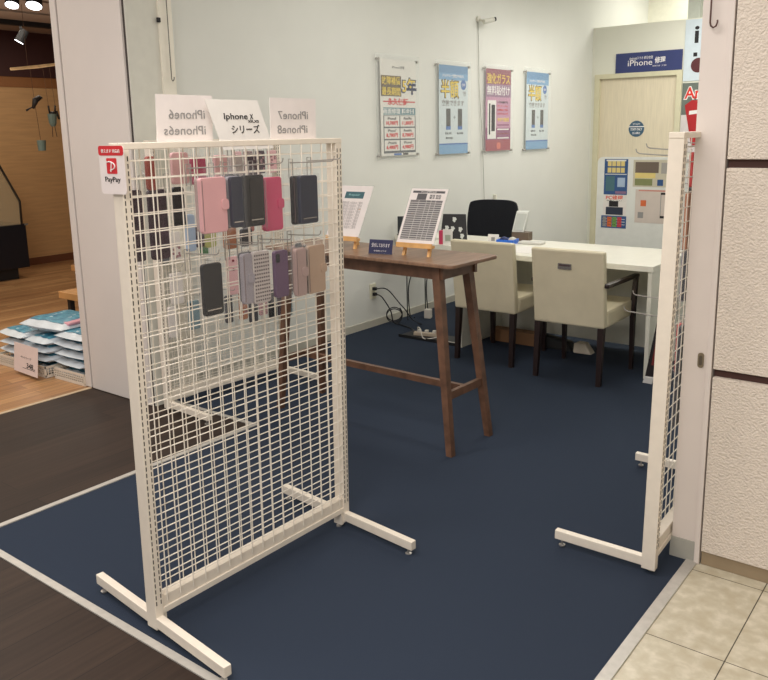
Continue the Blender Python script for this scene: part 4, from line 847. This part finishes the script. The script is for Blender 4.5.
# refrigerated display case
fc = thing('display_counter', 'black refrigerated display counter with a sloping glass front at the far left', 'counter', (-9.0, 4.0, 0))
MB().box(-.38, .44, -1.2, .58, .12, .60, .01).build('body', col('counter_black', 18, 20, 30, rough=.4), fc)
MB().box(-.30, .40, -1.1, .46, .0, .12).build('plinth', black, fc)
pf = [(.54, .60), (.545, .85), (.36, 1.25), (.30, 1.29)]
for x0 in (-.36, .42):
    g = MB(); g.tube([(x0+.01, a, b) for a, b in pf], .013, 8); g.build('end_frame', mat('frame_metal', (70, 66, 62), .35, metal=.6), fc, smooth=True)
    MB().prism([(-1.1, .60)]+pf+[(-1.1, 1.29)], x0+.004, x0+.010, 'x').build('side_glass', mat('counter_glass', (214, 196, 160), .1, alpha=.35), fc)
MB().prism(pf+[(a-.008, b-.006) for a, b in pf[::-1]], -.35, .42, 'x').build('front_glass', MATS['counter_glass'], fc)
MB().box(-.36, .43, -1.1, .32, 1.28, 1.31).build('top_shelf', MATS['frame_metal'], fc)
MB().box(.38, .445, .56, .60, .585, .605).build('metal_bumper', chrome, fc)
# hanging mobile
mo = thing('hanging_mobile', 'driftwood branch mobile strung with scrap metal figures under the store ceiling', 'mobile', (-7.5, 4.30, 2.19))
MB().tube([(0, -.27, -.035), (0, 0, 0), (0, .30, .05)], [.014, .016, .013], 8).build('branch', mat('driftwood', (224, 190, 140), .7, noise=.2, nscale=20), mo)
MB().tube([(0, -.10, -.01), (0, -.10, .57)], .002, 4).build('ceiling_string', mat('string_brown', (96, 70, 50), .8), mo)
scrap = mat('scrap_metal', (44, 40, 38), .5, noise=.5, nscale=40); cupm = mat('figure_teal', (120, 140, 132), .5)
MB().tube([(0, -.08, -.015), (0, -.07, -.29)], .0018, 4).tube([(0, -.065, -.37), (0, -.045, -.70)], .0022, 4).build('string', MATS['string_brown'], mo)
b1 = MB(); b1.tube([(0, -.09, -.39), (0, -.055, -.31), (0, -.01, -.285), (0, .02, -.29)], [.012, .03, .022, .003], 8); b1.tube([(0, -.16, -.41), (0, -.08, -.37)], [.010, .003], 6); b1.build('bird_figure', scrap, mo, smooth=True)
MB().lathe([(.035, -.79), (.042, -.70), (.040, -.69)], 14, (0, -.04, 0)).build('cup', cupm, mo)
for q in (.07, .14): MB().tube([(0, q-.02, .01), (0, q, -.36)], .0016, 4).build('string', MATS['string_brown'], mo)
b2 = MB(); b2.tube([(0, .07, -.36), (0, .075, -.43), (0, .13, -.44), (0, .14, -.36)], .009, 6); b2.tube([(0, .08, -.44), (0, .13, -.44)], .025, 8); b2.tube([(0, .15, -.41), (0, .17, -.49)], .010, 6); b2.build('robot_arms', scrap, mo, smooth=True)
MB().tube([(0, .10, -.44), (0, .10, -.53), (0, .10, -.56)], [.045, .035, .02], 10).build('robot_body', cupm, mo)
MB().tube([(0, .09, -.55), (0, .085, -.66)], .003, 5).tube([(0, .115, -.55), (0, .13, -.66)], .003, 5).build('robot_legs', scrap, mo)
# ceiling track and spot lamps
tk = MB().box(-8.60, -8.52, 2.5, 8, 2.70, 2.749).build('lighting_track', black); tag(tk, 'black lighting track running along the store ceiling', 'lighting track')
def spot(loc, aim, label, power, lamp_m, r=.05):
    o = thing('track_spotlight', label, 'spotlight', loc, group='spotlights in the neighbouring store')
    d = Vector(aim).normalized(); p = Vector((0, 0, -.10))
    MB().tube([(0, 0, .02), (0, 0, -.07)], .012, 8).build('stem', black, o)
    MB().tube([p - d*.08, p + d*.06], [r*.8, r], 16).build('lamp_head', black, o)
    MB().tube([p + d*.061, p + d*.064], [r*.92, r*.92], 16).build('lens', lamp_m, o)
    l = bpy.data.lights.new('spot_lamp', 'SPOT'); l.energy = power; l.color = (1, .9, .76); l.spot_size = 1.2; l.spot_blend = .5; l.shadow_soft_size = .05
    lo = bpy.data.objects.new('spot_lamp', l); lo.parent = o; lo.location = p + d*.08; lo.rotation_euler = d.to_track_quat('-Z', 'Y').to_euler(); C.objects.link(lo)
lm = mat('lamp_glow', (255, 252, 255), .5, emit=7)
spot((-8.56, 4.76, 2.69), (-.28, -.42, -.85), 'black track spotlight shining at the far left above the driftwood mobile', 20, lm)
spot((-6.45, 3.73, 2.725), (.25, -.3, -.85), 'bright ceiling spotlight at the top left corner, right of the two', 20, lm, .065)
spot((-6.57, 3.61, 2.73), (.25, -.3, -.85), 'bright ceiling spotlight at the top left corner, left of the two', 15, lm, .055)
